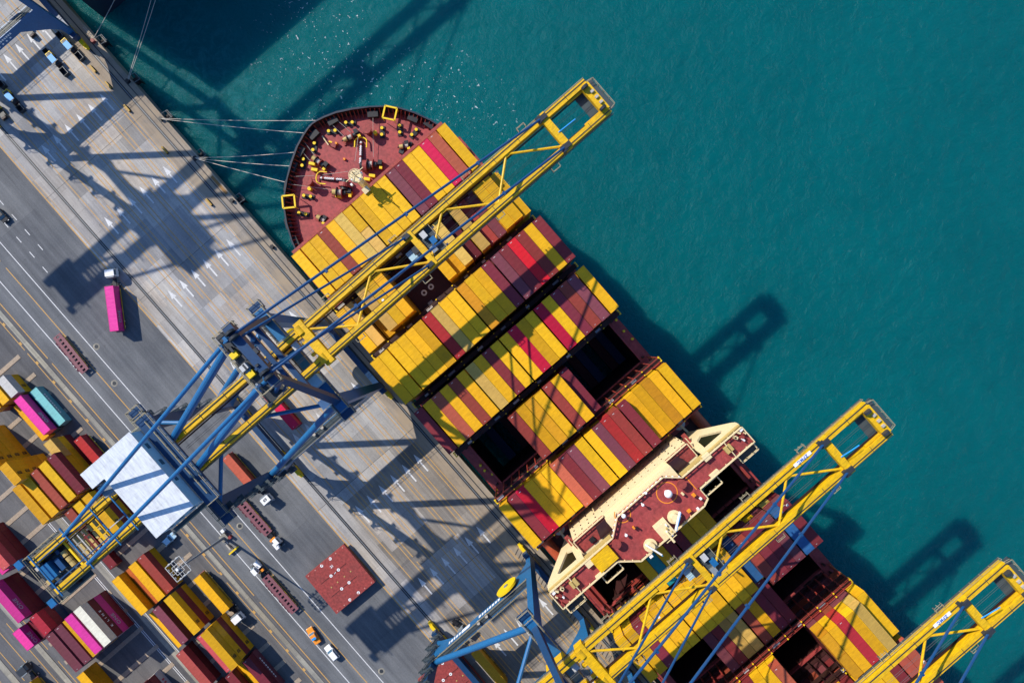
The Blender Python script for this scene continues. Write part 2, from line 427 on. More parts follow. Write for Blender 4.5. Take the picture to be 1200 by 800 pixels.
# painted lines
LO = MB(); LW = MB(); JT = MB()
rl = random.Random(4)
def dashes(mb, v, w, u0, u1, on, off, z=.010):
    u = u0
    while u < u1:
        mb.sheet(u, min(u+on, u1), v-w/2, v+w/2, z); u += on+off
def worn(mb, v, w, z=.010, gap=.10):
    u = -260
    while u < 210:
        L = rl.uniform(14, 50)
        mb.sheet(u, u+L, v-w/2, v+w/2, z); u += L + (rl.uniform(.5, 5) if rl.random() < gap*5 else 0)
LANES = [-62.3, -58.05, -53.75, -49.45, -45.2, -40.9]
for v in LANES:
    worn(LO, v+1.62, .21); worn(LO, v-1.55, .21)
worn(LO, -38.3, .2); worn(LO, -71.15, .28); worn(LO, -70.2, .13)
for s in (-149, -123.3, -96.8, -70.2, -44, -17.8, 8.5, 34.8, 61, 87):
    for v in LANES:
        # arrow head points towards the bow
        LW.sheet(s-.2, s+3.2, v-.2, v+.2, .012)
        LW.add([(s-2.9, v, .012), (s-.1, v-.75, .012), (s-.1, v+.75, .012)], [(0,1,2)])
worn(LW, -88.5, .22, .012, .02); worn(LW, -95.6, .22, .012, .02)
worn(LO, -91.9, .24, .012, .06); worn(LO, -99.6, .24, .012); worn(LO, -102.9, .2)
dashes(LW, -81.0, .2, -260, -104, 2.1, 3.4, .012); dashes(LW, -84.1, .2, -260, -98, 2.1, 3.4, .012)
for u in range(-250, 200, 7):
    LO.sheet(u, u+.9, -102.8, -102.3, .012)
for v in (-152.2, -156.1, -159.2, -162.7, -168): worn(LO, v, .2)
for v in (-125.4, -129.0, -129.5): worn(LW, v, .18, .010, .03)
# hatched safety strip by the second crane
for i in range(34):
    u = 44 + i*1.35
    JT.quad((u, -36.1, .012), (u+.3, -36.1, .012), (u+1.1, -38.0, .012), (u+.8, -38.0, .012))
LO.sheet(43, 90, -36.15, -36.0, .012); LO.sheet(43, 90, -38.05, -37.92, .014)
for u in range(-266, 220, 38):
    JT.sheet(u, u+.10, AE, -36, .009)
structure(LO.build('orange_markings', M['line_orange']))
structure(LW.build('white_markings', M['line_white']))
structure(JT.build('paving_joint_lines', M['joint']))
# crane strip between the two yard blocks, and paler repairs
k = MB()
k.sheet(U0, U1, -127.4, -125.6, .005)
structure(k.build('runway_pavement', M['kerb_conc']))
k = MB()
for (u0, u1, v0, v1) in ((-110, -92, -60, -47), (-92, -76, -54, -40), (-128, -113, -58, -44), (-60, -42, -56, -43), (8, 22, -63, -50), (30, 46, -60, -46), (-30, -14, -63, -52), (-84, -70, -66.5, -65)):
    k.sheet(u0, u1, v0, v1, .005)
structure(k.build('patch_pavement', concrete('patch_concrete', (.44,.42,.40), (8, 6), .1)))

# manholes on the road
for (px, py, lab) in ((113, 406, 'round manhole cover beside the empty parked trailer'), (134, 449, 'round manhole cover on the road above the blue crane leg corner'),
                      (281, 616, 'round manhole cover between the mast light and the loaded trailer train'), (447, 786, 'round manhole cover on the white road line near the third hatch shadow')):
    u, v = at(px, py, 0)
    o = MB().ring((0,0,.012), .55, .95, 20).build('manhole_cover', M['kerb_conc'], loc=(u, v, .0))
    MB().tube((0,0,.0), (0,0,.016), .52, 18).build('lid', M['dark_steel'], o)
    tag(o, lab, 'manhole cover', 'manhole covers on the road')
# yellow barrier blocks along the quay
bl = ['nearest the blue crane beam', 'second along from the blue crane beam', 'between the two long ropes', 'opposite the three tied ropes', 'farthest along towards the bow']
bl = ['by the first fender where the quay starts', 'second along the quay towards the bow', 'by the paired straight ropes', 'by the three fanned ropes', 'last before the pink truck']
for (px, py), lab in zip(((109,81),(127,100),(149,127),(193,176),(245,237)), bl):
    u, v = at(px, py, .4)
    o = MB().box(-1.15, 1.15, -.22, .22, 0, .75).build('kerb_barrier', M['dull_yellow'], loc=(u, v, 0))
    MB().box(-1.2, 1.2, -.3, .3, 0, .2).build('base', M['black'], o)
    tag(o, 'yellow steel barrier block on the quay, '+lab, 'barrier', 'yellow barriers along the quay')
# fenders and bollards along the quay edge
FND = [(118,45),(157,90),(196,133),(236,178),(283,229)]
fl = ['nearest the dark water corner', 'second from the dark water corner', 'under the paired ropes', 'under the fanned ropes', 'nearest the bow']
for (px, py), lab in zip(FND, fl):
    u, v = at(px, py, 0)
    o = thing('quay_fender', 'black rubber fender with square frame on the quay wall, '+lab, 'fender', (u, QE, 0), 0, 'fenders on the quay wall')
    k = MB().tube((-.0,0,-2.2), (0,1.3,-2.2), 1.0, 14)
    k.build('rubber_cone', M['rubber'], o)
    MB().box(-1.25, 1.25, 1.3, 1.6, -3.6, -.7).build('face_panel', M['black'], o)
    k = MB()
    for s in (-1.15, 1.15): k.tube((s, .0, -.1), (s, 1.9, -.55), .06, 6)
    k.tube((-1.15, 1.9, -.55), (1.15, 1.9, -.55), .06, 6)
    k.build('support_frame', M['grey_steel'], o)
bolpos = [(110.5,47),(151,94),(190,138),(230,184),(274,233),(320,288)]
bn = ['red mooring bollard where two ropes start', 'dark mooring bollard second along the quay', 'dark mooring bollard holding the paired ropes', 'dark mooring bollard holding the fanned ropes', 'dark mooring bollard with no rope beside the bow', 'dark mooring bollard tucked by the first deck containers']
BOL = []
for (px, py), lab in zip(bolpos, bn):
    u, v = at(px, py, .4); v = QE-.85
    col = M['hatch_red'] if lab.startswith('red') else M['black']
    o = MB().tube((0,0,0), (0,0,.55), .34, 12, r1=.26).tube((0,0,.55), (0,0,.85), .5, 12).build('mooring_bollard', col, loc=(u, v, .0))
    MB().box(-.55, .55, -.55, .55, 0, .1).build('base', col, o)
    tag(o, lab, 'bollard', 'mooring bollards on the quay edge'); BOL.append(Vector((u, v, .7)))
# pale and rusty plates on the kerb beside the first bollard
o = MB().box(-2.0, 2.0, -.35, .35, 0, .12).build('gangway_plate', M['rope'], loc=(*at(104, 38, 0), .0)); tag(o, 'pale plank lying on the quay edge beside the red bollard', 'plank')
o = MB().box(-3.2, 3.2, -.4, .4, 0, .05).build('rust_plate', paint('rust_plate', (.33,.17,.05), .8, .6, 1.2), loc=(*at(257, 217, 0), .0)); tag(o, 'rusty orange steel plate on the quay edge beside the fanned ropes', 'plate')

# yard plinths under the stack ends
k = MB()
for u in [-85.9+6.55*i for i in range(24)]:
    for v0, v1 in ((-124.3, -105.0), (-151.0, -128.6)):
        k.box(u-.85, u+.35, v0, v1, .0, .10)
structure(k.build('yard_paving_strip', M['wood']))
# ================================================================== containers
CW, CH = 2.39, 2.59
_C = {}
def cont_meshes(L, col, far):
    """(body, roof, door) meshes for one length and paint; the deck boxes leave out what cannot be seen"""
    k = (L, col)
    if k in _C: return _C[k]
    mt = CM[col]
    b = MB()
    h, w = L/2, CW/2
    # corrugated long walls
    n = int(L/.56); st = (L-.36)/n
    for sgn in (-1, 1):
        P = []
        for i in range(n+1):
            x = -h+.18+i*st
            P.append((x, sgn*(w-.07 if i % 2 else w-.03)))
        vs = [(x,y,.16) for x,y in P]+[(x,y,CH-.12) for x,y in P]
        b.add(vs, [(i,i+1,n+2+i,n+1+i) for i in range(n)])
    b.box(-h, h, -w, w, 0.0, .16)
    for x in (-h, h-.18):
        for y in (-w, w-.18): b.box(x, x+.18, y, y+.18, .16, CH-.12)
    for y in (-w, w-.09): b.box(-h+.18, h-.18, y, y+.09, CH-.12, CH-.015)
    b.box(-h+.04, -h+.10, -w+.18, w-.18, .16, CH-.12)
    for x in (-h, h-.09): b.box(x, x+.09, -w+.18, w-.18, CH-.12, CH-.015)
    for x in (-h, h-.2):
        for y in (-w, w-.2): b.box(x, x+.2, y, y+.2, CH-.12, CH)
    body = b.mesh('container_body', [mt])
    r = MB(); n = int(L/1.15); st = (L-.18)/n
    vs = []; 
    for i in range(n+1):
        x = -h+.09+i*st; vs += [(x,-w+.09,CH-.045), (x,w-.09,CH-.045)]
        if i < n: vs += [(x+st*.5,-w+.09,CH-.032), (x+st*.5,w-.09,CH-.032)]
    kx = len(vs)//2
    r.add(vs, [(2*i,2*i+2,2*i+3,2*i+1) for i in range(kx-1)])
    if col in 'RHBMVSLD':   # white numbers painted at one end of the roof
        rr = random.Random(ord(col))
        for (x, y, l, q) in ((-h+.36, -.3, .12, .5), (h-.5, -.35, .08, .3)):
            r.box(x, x+l, y-q/2, y+q/2, CH-.045, CH-.02, 1)
    roof = r.mesh('container_roof', [mt, M['mark']])
    d = MB()
    d.box(h-.10, h-.04, 0.01, w-.18, .16, CH-.12)
    for y in (.28, .78): d.tube((h-.02, y, .2), (h-.02, y, CH-.15), .03, 6, 1)
    door = d.mesh('container_door', [mt, M['light_steel']])
    _C[k] = (body, roof, door)
    return _C[k]
def container(col, uc, vc, z0, L, label, group, rz=0.0, far=False):
    body, roof, door = cont_meshes(L, col, far)
    o = link('shipping_container', body, None, (uc, vc, z0), rz)
    link('roof', roof, o)
    link('door', door, o)
    d = link('door', door, o); d.scale = (1, -1, 1)
    tag(o, label, 'container', group)
    return o
ORD = ['zeroth','first','second','third','fourth','fifth','sixth','seventh','eighth','ninth','tenth','eleventh','twelfth','thirteenth','fourteenth','fifteenth','sixteenth','seventeenth','eighteenth','nineteenth','twentieth']
L40, L20 = 12.19, 6.06
HB = 17.4           # hatch cover top
TI = 2.61           # height of a tier
VS = -2.0           # ship centre line
PITCH = 2.53
GAPS = {'A': (2,8,12,18), 'B': (2,6,10,14), 'C': (2,6,10,14), 'D': (1,6,10,14,19), 'E': (6,10,13), 'F': (1,6,10,14,19), 'G': (6,10,14), 'H': (1,6,10,13,18), 'I': (6,10,14), 'J': (1,6,10,14,19), 'K': (2,6,10,14,18)}
def row_v(i, bk=None):
    g = GAPS.get(bk, ()); p = (20*PITCH-.26*len(g))/20
    return VS - 10*PITCH + (i+.5)*p + .26*sum(1 for q in g if q <= i)

BAYS = {   # fore end, phrase, {row: (paint, tiers)}
 'A': (-46.8, 'front bay behind the bow deck'),
 'B': (-32.2, 'low bay under the first boom'),
 'C': (-17.2, 'full bay just aft of the first boom'),
 'D': (-2.3, 'second full bay aft of the first boom'),
 'E': (12.4, 'bay with two open holds'),
 'F': (26.7, 'bay ahead of the bridge'),
 'G': (53.4, 'bay shaded by the bridge'),
 'H': (67.3, 'bay under the second boom'),
 'I': (81.0, 'low bay aft of the second boom'),
 'J': (95.5, 'bay ahead of the third boom'),
 'K': (111.0, 'bay under the third boom'),
}
def rows(s, start=0, tiers=6):
    """letters with optional tier digit: Y M5 ..."""
    out = {}; i = start
    for w in s.split():
        if w != '.': out[i] = (w[0], int(w[1:]) if len(w) > 1 else tiers)
        i += 1
    return out
LOAD = {
 'A': rows('Y Y Y B Y T Y  Y Y Y Y  V M Y Y H S Y', 1),
 'B': rows('Y3 T3 Y2 T5 Y5 Y5 . . . . Y5 Y4 T5 D4 T5 B4 V4 Y5 Y5 Y4'),
 'C': rows('Y Y  Y Y Y Y  R T Y Y  y Y Y M  V M H B Y M'),
 'D': rows('M  Y S Y B Y  T Y M Y  Y H Y Y  H Y M B V  Y'),
 'E': rows('B Y y  Y B Y M5', 6),
 'F': rows('Y5 M5 H5 Y5 Y5 Y5  S M V Y  Y V R B M  Y5 Y5 y5 Y5 Y5'),
 'G': rows('Y5 K5 Y5 M5 M5 Y5 Y5 Y5', 6),
 'H': rows('Y5 Y5 M5 Y5 Y5 Y5  Y5 Y5 Y5 Y5  Y5 Y5 Y5 U4  B M M V U M'),
 'I': rows('V M T T  B Y M M', 6, 3),
 'J': dict(list(rows('Y5 B5 Y5 D5 Y5 M5 Y5 Y5 S5', 1).items())+list(rows('y Y R Y T Y5', 14).items())),
 'K': rows('Y4 Y4 M4 Y4 B4 Y4 Y4 M4 Y4 B5 Y5 Y5 M5 Y5 Y5 Y5 M5 S5 S5', 1),
}
CT_ = {k: w for k, (w, c) in PAL.items()}
rc = random.Random(21)
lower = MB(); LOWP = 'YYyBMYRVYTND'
def low(u0, v, z0, L=L40, like=None, sure=False):
    i = LOWP.index(like) if like and like in LOWP and (sure or rc.random() < .6) else rc.randrange(10)
    lower.box(u0+.02, u0+L-.02, v-1.2, v+1.2, z0+.02, z0+2.56, i)
for bk, (u0, ph) in BAYS.items():
    for r, (c, n) in LOAD[bk].items():
        du = rc.uniform(-.06, .06)
        z0 = HB + (n-1)*TI
        lab = f"{CT_[c]} container {ORD[r+1]} from quay in {ph}"
        halves = (bk == 'A' and r == 7) or (bk == 'J' and r == 14) or (bk == 'H' and r in (0, 4))
        if halves:
            container(c, u0+L20/2+du, row_v(r, bk), z0, L20, 'forward short '+lab, 'containers stacked on the ship')
            container('T' if bk == 'A' else 'y' if bk == 'J' else 'Y', u0+L40-L20/2+du, row_v(r, bk), z0, L20, 'aft short '+lab, 'containers stacked on the ship')
        else:
            container(c, u0+L40/2+du, row_v(r, bk), z0, L40, lab, 'containers stacked on the ship')
        for t in range(n-1): low(u0+du, row_v(r, bk), HB+t*TI, like=(c if t == n-2 else rc.choice('MVB')) if bk in 'JK' else c, sure=bk in 'JK')
# boxes down in the open holds, coloured dark to carry the shade there
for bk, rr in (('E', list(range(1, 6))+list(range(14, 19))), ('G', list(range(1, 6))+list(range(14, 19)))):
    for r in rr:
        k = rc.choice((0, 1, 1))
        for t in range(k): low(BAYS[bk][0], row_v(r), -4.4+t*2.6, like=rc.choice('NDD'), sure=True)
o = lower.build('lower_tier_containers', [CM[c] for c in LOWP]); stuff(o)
tag(o, 'lower tiers of mixed containers under the ship top layer', 'containers')

# ------------------------------------------------------------------ yard
YR = [-121.75+3.0*i for i in range(6)]        # rows of the seaward block
MR = [-130.6-3.0*i for i in range(7)]         # rows of the landward block
def US(i): return -22.0+6.55*i                # 20-foot slots along the quay
def side_logo(o, col, L, z=1.25):
    pass
LOGO = {'Y': ('msc', 1.3, 'letter_black'), 'P': ('ONE', 1.5, 'letter_grey'), 'K': ('', 0, '')}
yr = random.Random(8)
def stack(bayname, rowname, u0, v, cols, L=L40, logos='', skip=0):
    """cols are listed from the top down; logos marks which of them carry lettering"""
    n = len(cols)
    for i, c in enumerate(cols):
        z0 = .1 + (n-1-i)*TI
        pos = 'lone' if n == 1 else 'topmost' if i == 0 else 'bottom' if i == n-1 else ORD[i+1]+' down'
        lab = f"{pos} {CT_[c]} container, {rowname} of {bayname}"
        du = yr.uniform(-.07, .07); dv = yr.uniform(-.05, .05)
        o = container(c, u0+L/2+du, v+dv, z0, L, lab, 'containers stacked in the yard')
        g = logos[i] if i < len(logos) else '-'
        if g == 'm': lettering('m\nsc', 1.15, M['letter_black'], o, (L*.5-2.2, CW/2+.01, 1.35), FACE_SEA, line=.6)
        if g == 'o': lettering('ONE', 1.55, M['letter_grey'], o, (L*.16, CW/2+.01, 1.3), FACE_SEA, spacing=1.15)
        if g == 'k': lettering('K  L I N E', 1.0, M['letter_white'], o, (.4, CW/2+.01, 1.3), FACE_SEA, spacing=1.3)
        if g == 'b':   # unreadable block of lettering: pale strokes
            k = MB()
            for q in range(9): k.box(-3.6+q*.8, -3.1+q*.8, CW/2+.0, CW/2+.02, 1.5, 1.5+.45)
            k.build('lettering', M['letter_white'], o)
        if g == 'r':
            k = MB()
            for q in range(8): k.box(-3.6+q*.95, -3.6+q*.95+.5, CW/2, CW/2+.02, 1.0, 1.9)
            k.build('lettering', M['letter_red'], o)
def rw(i): return ORD[6-i+0]+' row from the road' if i else 'sixth row from the road'
def S(bay, i, slot, cols, L=L40, logos='', off=0.0):
    stack(bay, ORD[6-i]+' row', US(slot)+off, YR[i], cols, L, logos)
def Mm(bay, i, slot, cols, L=L40, logos='', off=0.0):
    stack(bay, ORD[i+1]+' row', US(slot)+off, MR[i], cols, L, logos)
b1 = 'mast light yard bay'
S(b1, 0, 0, 'YY', logos='-m'); S(b1, 1, 0, 'O'); S(b1, 2, 0, 'YR'); S(b1, 3, 0, 'BY', logos='-m')
b2 = 'yard bay beside the yellow lane trailer'
S(b2, 0, 2, 'Y'); S(b2, 1, 2, 'VM'); S(b2, 3, 2, 'YMY', logos='m-m')
b3 = 'four high yard bay'
S(b3, 0, 4, 'LD'); S(b3, 3, 4, 'LDD'); S(b3, 4, 4, 'YYMY', logos='mm-m')
b4 = 'corner yard bay behind the four high stack'
S(b4, 4, 6, 'MV', logos='-b'); S(b4, 3, 6, 'Y'); S(b4, 2, 6, 'MY'); S(b4, 0, 6, 'BM')
b0 = 'yard bay under the crane backreach'
S(b0, 4, -3, 'YMYM', logos='m-m-', off=-.9); S(b0, 3, -3, 'YYYM', off=-.9); S(b0, 2, -3, 'BMYY', L20, off=-.9); S(b0, 2, -2, 'B', L20, off=-.2); S(b0, 1, -3, 'O', off=.6); S(b0, 0, -2, 'M', off=-2.0)
b5 = 'full yard bay landward of the machinery house'
S(b5, 4, -5, 'MYYM', logos='-mm-', off=-1.5); S(b5, 3, -5, 'YYMY', off=-1.5); S(b5, 2, -5, 'BYYM', off=-1.5); S(b5, 1, -5, 'YMYY', off=-1.5); S(b5, 0, -5, 'YYBY', off=-1.5)
b6 = 'tall yellow tower yard bay'
S(b6, 1, -6, 'YYYYY', L20, 'mmmmm', off=-.4); S(b6, 4, -6, 'TYM', L20, off=.6); S(b6, 0, -6, 'YYY', L20, off=-.4)
b7 = 'teal container yard bay'
S(b7, 5, -8, 'A', off=-1.2, logos='b'); S(b7, 4, -8, 'PN', logos='o-', off=-1.2); S(b7, 3, -8, 'Y', off=-1.2); S(b7, 0, -8, 'YYYYY', logos='mmmmm', off=-.3)
b8 = 'yard bay ahead of the teal container'
S(b8, 4, -9, 'GY', L20, '-m', off=-1.7); S(b8, 3, -9, 'YY', L20, off=-1.7); S(b8, 2, -9, 'YB', L20, off=-1.7)
c1 = 'landward bay with the cream container'
Mm(c1, 0, 0, 'CMPM', logos='-ko-'); Mm(c1, 1, 0, 'PVYM'); Mm(c1, 2, 0, 'YMY'); Mm(c1, 3, 0, 'VMM'); Mm(c1, 4, 0, 'VVM')
c2 = 'landward bay with the pink half boxes'
Mm(c2, 4, -1, 'RMN', L20); Mm(c2, 6, -1, 'PMM', L20, 'o--'); Mm(c2, 5, -1, 'MM', L20)
Mm(c2, 5, -3, 'PMM', logos='o--')
c3 = 'landward bay by the far edge'
Mm(c3, 3, -5, 'LMM'); Mm(c3, 4, -5, 'PM')
c4 = 'landward bay with the red lettering'
Mm(c4, 1, 4, 'MMMG', logos='---r'); Mm(c4, 2, 4, 'MVMM'); Mm(c4, 3, 4, 'MYYM')
c5 = 'landward bay behind the mauve stacks'
Mm(c5, 5, 2, 'YY')
# ================================================================== ship-to-shore gantry cranes
GX = (-3.6, 3.6)        # girder lines (local X)
LX = (-11.0, 11.0)        # leg lines
ZB = 50.0                 # girder centre
CY, CB, CN, CS = M['crane_yellow'], M['crane_blue'], M['crane_blue_shaded'], M['stay_blue']
V0 = -51.25               # crane base point, local Y = v - V0
def P(u, v, z): return (u, v-V0, z)
def make_crane():
    c = thing('gantry_crane', 'x', 'crane', (0, V0, 0), 0, 'ship to shore gantry cranes')
    # ---- legs, sills, bogies
    for x in LX:
        s = 1 if x > 0 else -1
        for v in (WR, LR):
            k = MB().bar(P(x,v,3.2), P(x,v,45), 1.8, 1.5, 0, 2.5, 1.7)
            leg = k.build('leg', CN if v == LR else CB, c)  # landside legs take the shaded copy of the blue
            r = MB()
            if v == LR:      # zigzag stair on the landside legs
                zz = 4.0
                while zz < 43:
                    d = 1 if int(zz/3) % 2 else -1
                    r.bar(P(x+s*1.4, v-1.5*d, zz), P(x+s*1.4, v+1.5*d, zz+2.6), .5, .12)
                    r.box(x+s*1.4-.6, x+s*1.4+.6, v-V0+1.5*d-.7, v-V0+1.5*d+.7, zz+2.6, zz+2.68)
                    zz += 2.9
                r.build('stair_grating', M['grate'], leg)
                r = MB(); zz = 4.0
                while zz < 43:
                    d = 1 if int(zz/3) % 2 else -1
                    r.rail([P(x+s*2.0, v-1.5*d, zz), P(x+s*2.0, v+2.1*d, zz+2.6)], 1.0, .04)
                    zz += 2.9
                r.build('stair_rail', M['grate'], leg)
            else:
                for zz in range(4, 44, 1): r.box(x+s*.85, x+s*.93, v-V0-.3, v-V0+.3, zz, zz+.07)
                r.build('ladder_rung_frame', M['grey_steel'], leg)
    for v in (WR, LR):
        MB().bar(P(-13.2,v,3.3), P(13.2,v,3.3), 1.5, 2.0).build('sill_beam', CN, c)
        for x in LX:
            b = MB()
            b.bar(P(x-3.6,v,1.75), P(x+3.6,v,1.75), .9, .8)
            for q in (-2.4, 2.4): b.bar(P(x+q-1.5,v,1.0), P(x+q+1.5,v,1.0), 1.1, .7)
            bo = b.build('bogie', M['bright_yellow'], c)
            for q in (-3.4, -1.4, 1.4, 3.4):
                MB().tube(P(x+q,v-.2,.42), P(x+q,v+.2,.42), .38, 12).build('wheel', M['dark_steel'], bo)
            b = MB().box(x-4.6, x-3.7, v-V0-.4, v-V0+.4, .6, 1.5).box(x+3.7, x+4.6, v-V0-.4, v-V0+.4, .6, 1.5)
            b.build('rail_clamp_frame', M['bright_yellow'], bo)
    # ---- tie beams along Y at z 16 with big gussets
    for x in LX:
        s = 1 if x > 0 else -1
        k = MB().bar(P(x,LR,16), P(x,WR,16), 1.9, 2.6)
        tb = k.build('tie_beam', CB, c)
        k = MB()
        a = [(WR-7.5-V0, 14.8), (WR-V0, 14.8), (WR-V0, 6.0), (WR-2.4-V0, 9.5)]
        k.plate(a, x-.85, x+.85).build('gusset', CB, tb); k = MB()
        a = [(LR+7.5-V0, 14.8), (LR-V0, 14.8), (LR-V0, 6.0), (LR+2.4-V0, 9.5)]
        k.plate(a, x-.85, x+.85)
        k.build('gusset', CB, tb)
        r = MB()
        for q in (-.9, .9): r.rail([P(x+q, LR+1, 17.3), P(x+q, WR-1, 17.3)], 1.1, .04, 2.2)
        r.build('walkway_rail', M['rail_tan'], tb)
        MB().box(x-.7, x+.7, LR+1-V0, WR-1-V0, 17.31, 17.36).build('walkway_grating', M['grate'], tb)
        for q in (0, 2.6):
            MB().tube(P(x-.5, -52+q, 17.4), P(x-.5, -52+q, 18.3), .42, 10).build('junction_drum', M['rope'], tb)
        fx = x+s*.96
        if s < 0:
            for word, vv in (('SHIP TO SHORE', -53.5), ('65 T', -61.5)): pass
            k = MB()
            k2 = random.Random(3)
            vv = -61.5
            while vv < -45:
                L = k2.uniform(.35, .8)
                if not (-54.3 < vv < -52.4): k.box(fx-.012, fx, vv-V0, vv-V0+L, 15.45, 16.75)
                vv += L+.28
            k.box(fx-.014, fx, -57.2-V0, -54.8-V0, 15.2, 16.9)
            k.build('lettering', M['letter_white'], tb)
        else:
            k = MB()
            vv = -50.5
            for q in range(11): k.box(fx, fx+.012, vv+q*.62-V0, vv+q*.62+.42-V0, 16.2, 16.75)
            for q in range(5): k.box(fx, fx+.012, vv+.5+q*1.2-V0, vv+.9+q*1.2-V0, 15.3, 15.75)
            k.build('lettering', M['letter_white'], tb)
    # cable reel beside the first tie beam
    rx = LX[0]-1.9
    k = MB().tube(P(rx-.28,-41.5,15.6), P(rx+.28,-41.5,15.6), 3.1, 32)
    cr = k.build('cable_reel', M['bright_yellow'], c)
    MB().tube(P(rx-.5,-41.5,15.6), P(rx+.9,-41.5,15.6), .6, 14).build('hub', M['grey_steel'], cr)
    # ---- top portal beams along X
    for v in (WR, LR):
        pb = MB().bar(P(-13.6,v,44.6), P(13.6,v,44.6), 2.0, 2.2).build('portal_beam', CN if v == LR else CB, c)
        r = MB()
        for q in (-1.3, 1.3): r.rail([P(-13.6,v+q,45.7), P(13.6,v+q,45.7)], 1.1, .045, 2.0)
        r.build('walkway_rail', M['rail_tan'], pb)
        k = MB()
        for q in (-1.35, 1.0): k.box(-13.6, 13.6, v+q-V0, v+q+.35-V0, 45.72, 45.76)
        k.build('walkway_grating', M['grate'], pb)
        # corner platforms with bits of machinery
        for x in (-14.3, 14.3):
            MB().box(x-.9, x+.9, v-1.5-V0, v+1.5-V0, 44.6, 45.12).build('platform', CN, pb)
            MB().rail([P(x-.9,v-1.5,45.1), P(x+.9,v-1.5,45.1), P(x+.9,v+1.5,45.1), P(x-.9,v+1.5,45.1), P(x-.9,v-1.5,45.1)], 1.1, .05, 1.5).build('platform_rail', M['rail_tan'], pb)
    MB().box(3.0, 6.6, -36.6-V0, -33.8-V0, 46.0, 48.6).build('switch_cabin', M['house_blue'], c)
    MB().box(9.0, 10.9, -37.4-V0, -35.6-V0, 45.8, 48.4).build('lift_cabin', M['white'], c)
    # ---- side-frame diagonals and flying braces
    for x in LX:
        MB().tube(P(x,WR,43.5), P(x,LR+1,17.5), .75, 14).build('diagonal_brace', CB, c)
    for i, x in enumerate(LX):
        MB().tube(P(GX[i],-48,48.6), P(x,WR-.6,45), .42, 8).build('flying_brace', CB, c)
        MB().tube(P(GX[i],-58,48.6), P(x,LR+.6,45), .42, 8).build('flying_brace', CB, c)
    # ---- A-frame
    AZ, AV = 75.0, -32.3
    for i, x in enumerate(LX):
        MB().bar(P(x,WR,45), P(GX[i]*1.15,AV,AZ), 1.5, 1.5, 0, 1.0, 1.0).build('mast_leg', CN, c)
        MB().tube(P(GX[i],-63.5,ZB+1.2), P(GX[i]*1.15,AV-.8,AZ-.5), .68, 12).build('back_brace', CB, c)
        MB().tube(P(GX[i],-91,ZB+1.2), P(GX[i]*1.25,AV-1,AZ), .38, 10).build('back_stay', CB, c)
        MB().tube(P(GX[i],-44,ZB+1.0), P(GX[i]*1.1,AV-.8,AZ-8), .42, 10).build('inner_brace', CS, c)
    ap = MB().bar(P(-6.2,AV,AZ), P(6.2,AV,AZ), 1.6, 1.8).build('apex_beam', CN, c)
    MB().box(-6.0, 6.0, AV-2.8-V0, AV-.9-V0, AZ-.3, AZ-.2).build('apex_grating', M['dark_steel'], ap)
    MB().rail([P(-6.0,AV-2.9,AZ-.2), P(6.0,AV-2.9,AZ-.2), P(6.0,AV+1.2,AZ-.2), P(5.2,AV+1.2,AZ-.2)], 1.1, .05, 1.6).rail([P(-6.0,AV-2.9,AZ-.2), P(-6.0,AV+1.2,AZ-.2), P(-5.2,AV+1.2,AZ-.2)], 1.1, .05, 1.6).build('apex_rail', M['rail_tan'], ap)
    for x in (-4.6, -3.6, 3.6, 4.6):
        MB().tube(P(x-.2,AV,AZ+1.4), P(x+.2,AV,AZ+1.4), .85, 18).build('sheave', M['dark_steel'], ap)
    for x, q in ((-1.8,0), (.8,.3), (2.2,-.1)):
        MB().box(x-.5, x+.5, AV-2.7-V0, AV-1.5-V0, AZ-.2, AZ+.7+q).build('hoist_motor', M['bright_yellow'] if q != .3 else M['light_steel'], ap)
    rq = random.Random(9)
    for i in range(14):
        MB().cbox(P(rq.uniform(-5.6,5.6), AV+rq.uniform(-2.6,1.4), AZ+rq.uniform(.2,1.0)), (rq.uniform(.3,1.1), rq.uniform(.3,.9), rq.uniform(.3,1.0))).build('apex_fitting', M[('dark_steel','grey_steel','crane_blue_shaded','dark_steel','crane_blue')[i % 5]], ap)
    # mid platform below the apex, with boom hoist gear
    mp = MB().box(-5.0, 5.0, -41-V0, -36.5-V0, 58.9, 59.05).build('mast_platform', M['dark_steel'], c)
    MB().rail([P(-5,-41,59), P(5,-41,59), P(5,-36.5,59), P(-5,-36.5,59), P(-5,-41,59)], 1.1, .05, 1.6).build('platform_rail', M['rail_tan'], mp)
    for x in (-4.9, 4.9): MB().bar(P(x,-38,59), P(x*.9,-33.4,64), .35, .35).build('platform_strut', CN, mp)
    MB().bar(P(-8.3,-33.8,58.5), P(8.3,-33.8,58.5), 1.0, 1.0).build('mast_tie', CN, c)
    MB().bar(P(-6.3,-33.2,66), P(6.3,-33.2,66), .8, .8).build('mast_tie', CN, c)
    for x in (-2.5, 2.3): MB().tube(P(x-.8,-39,60), P(x+.8,-39,60), .8, 14).build('rope_drum', M['light_steel'], mp)
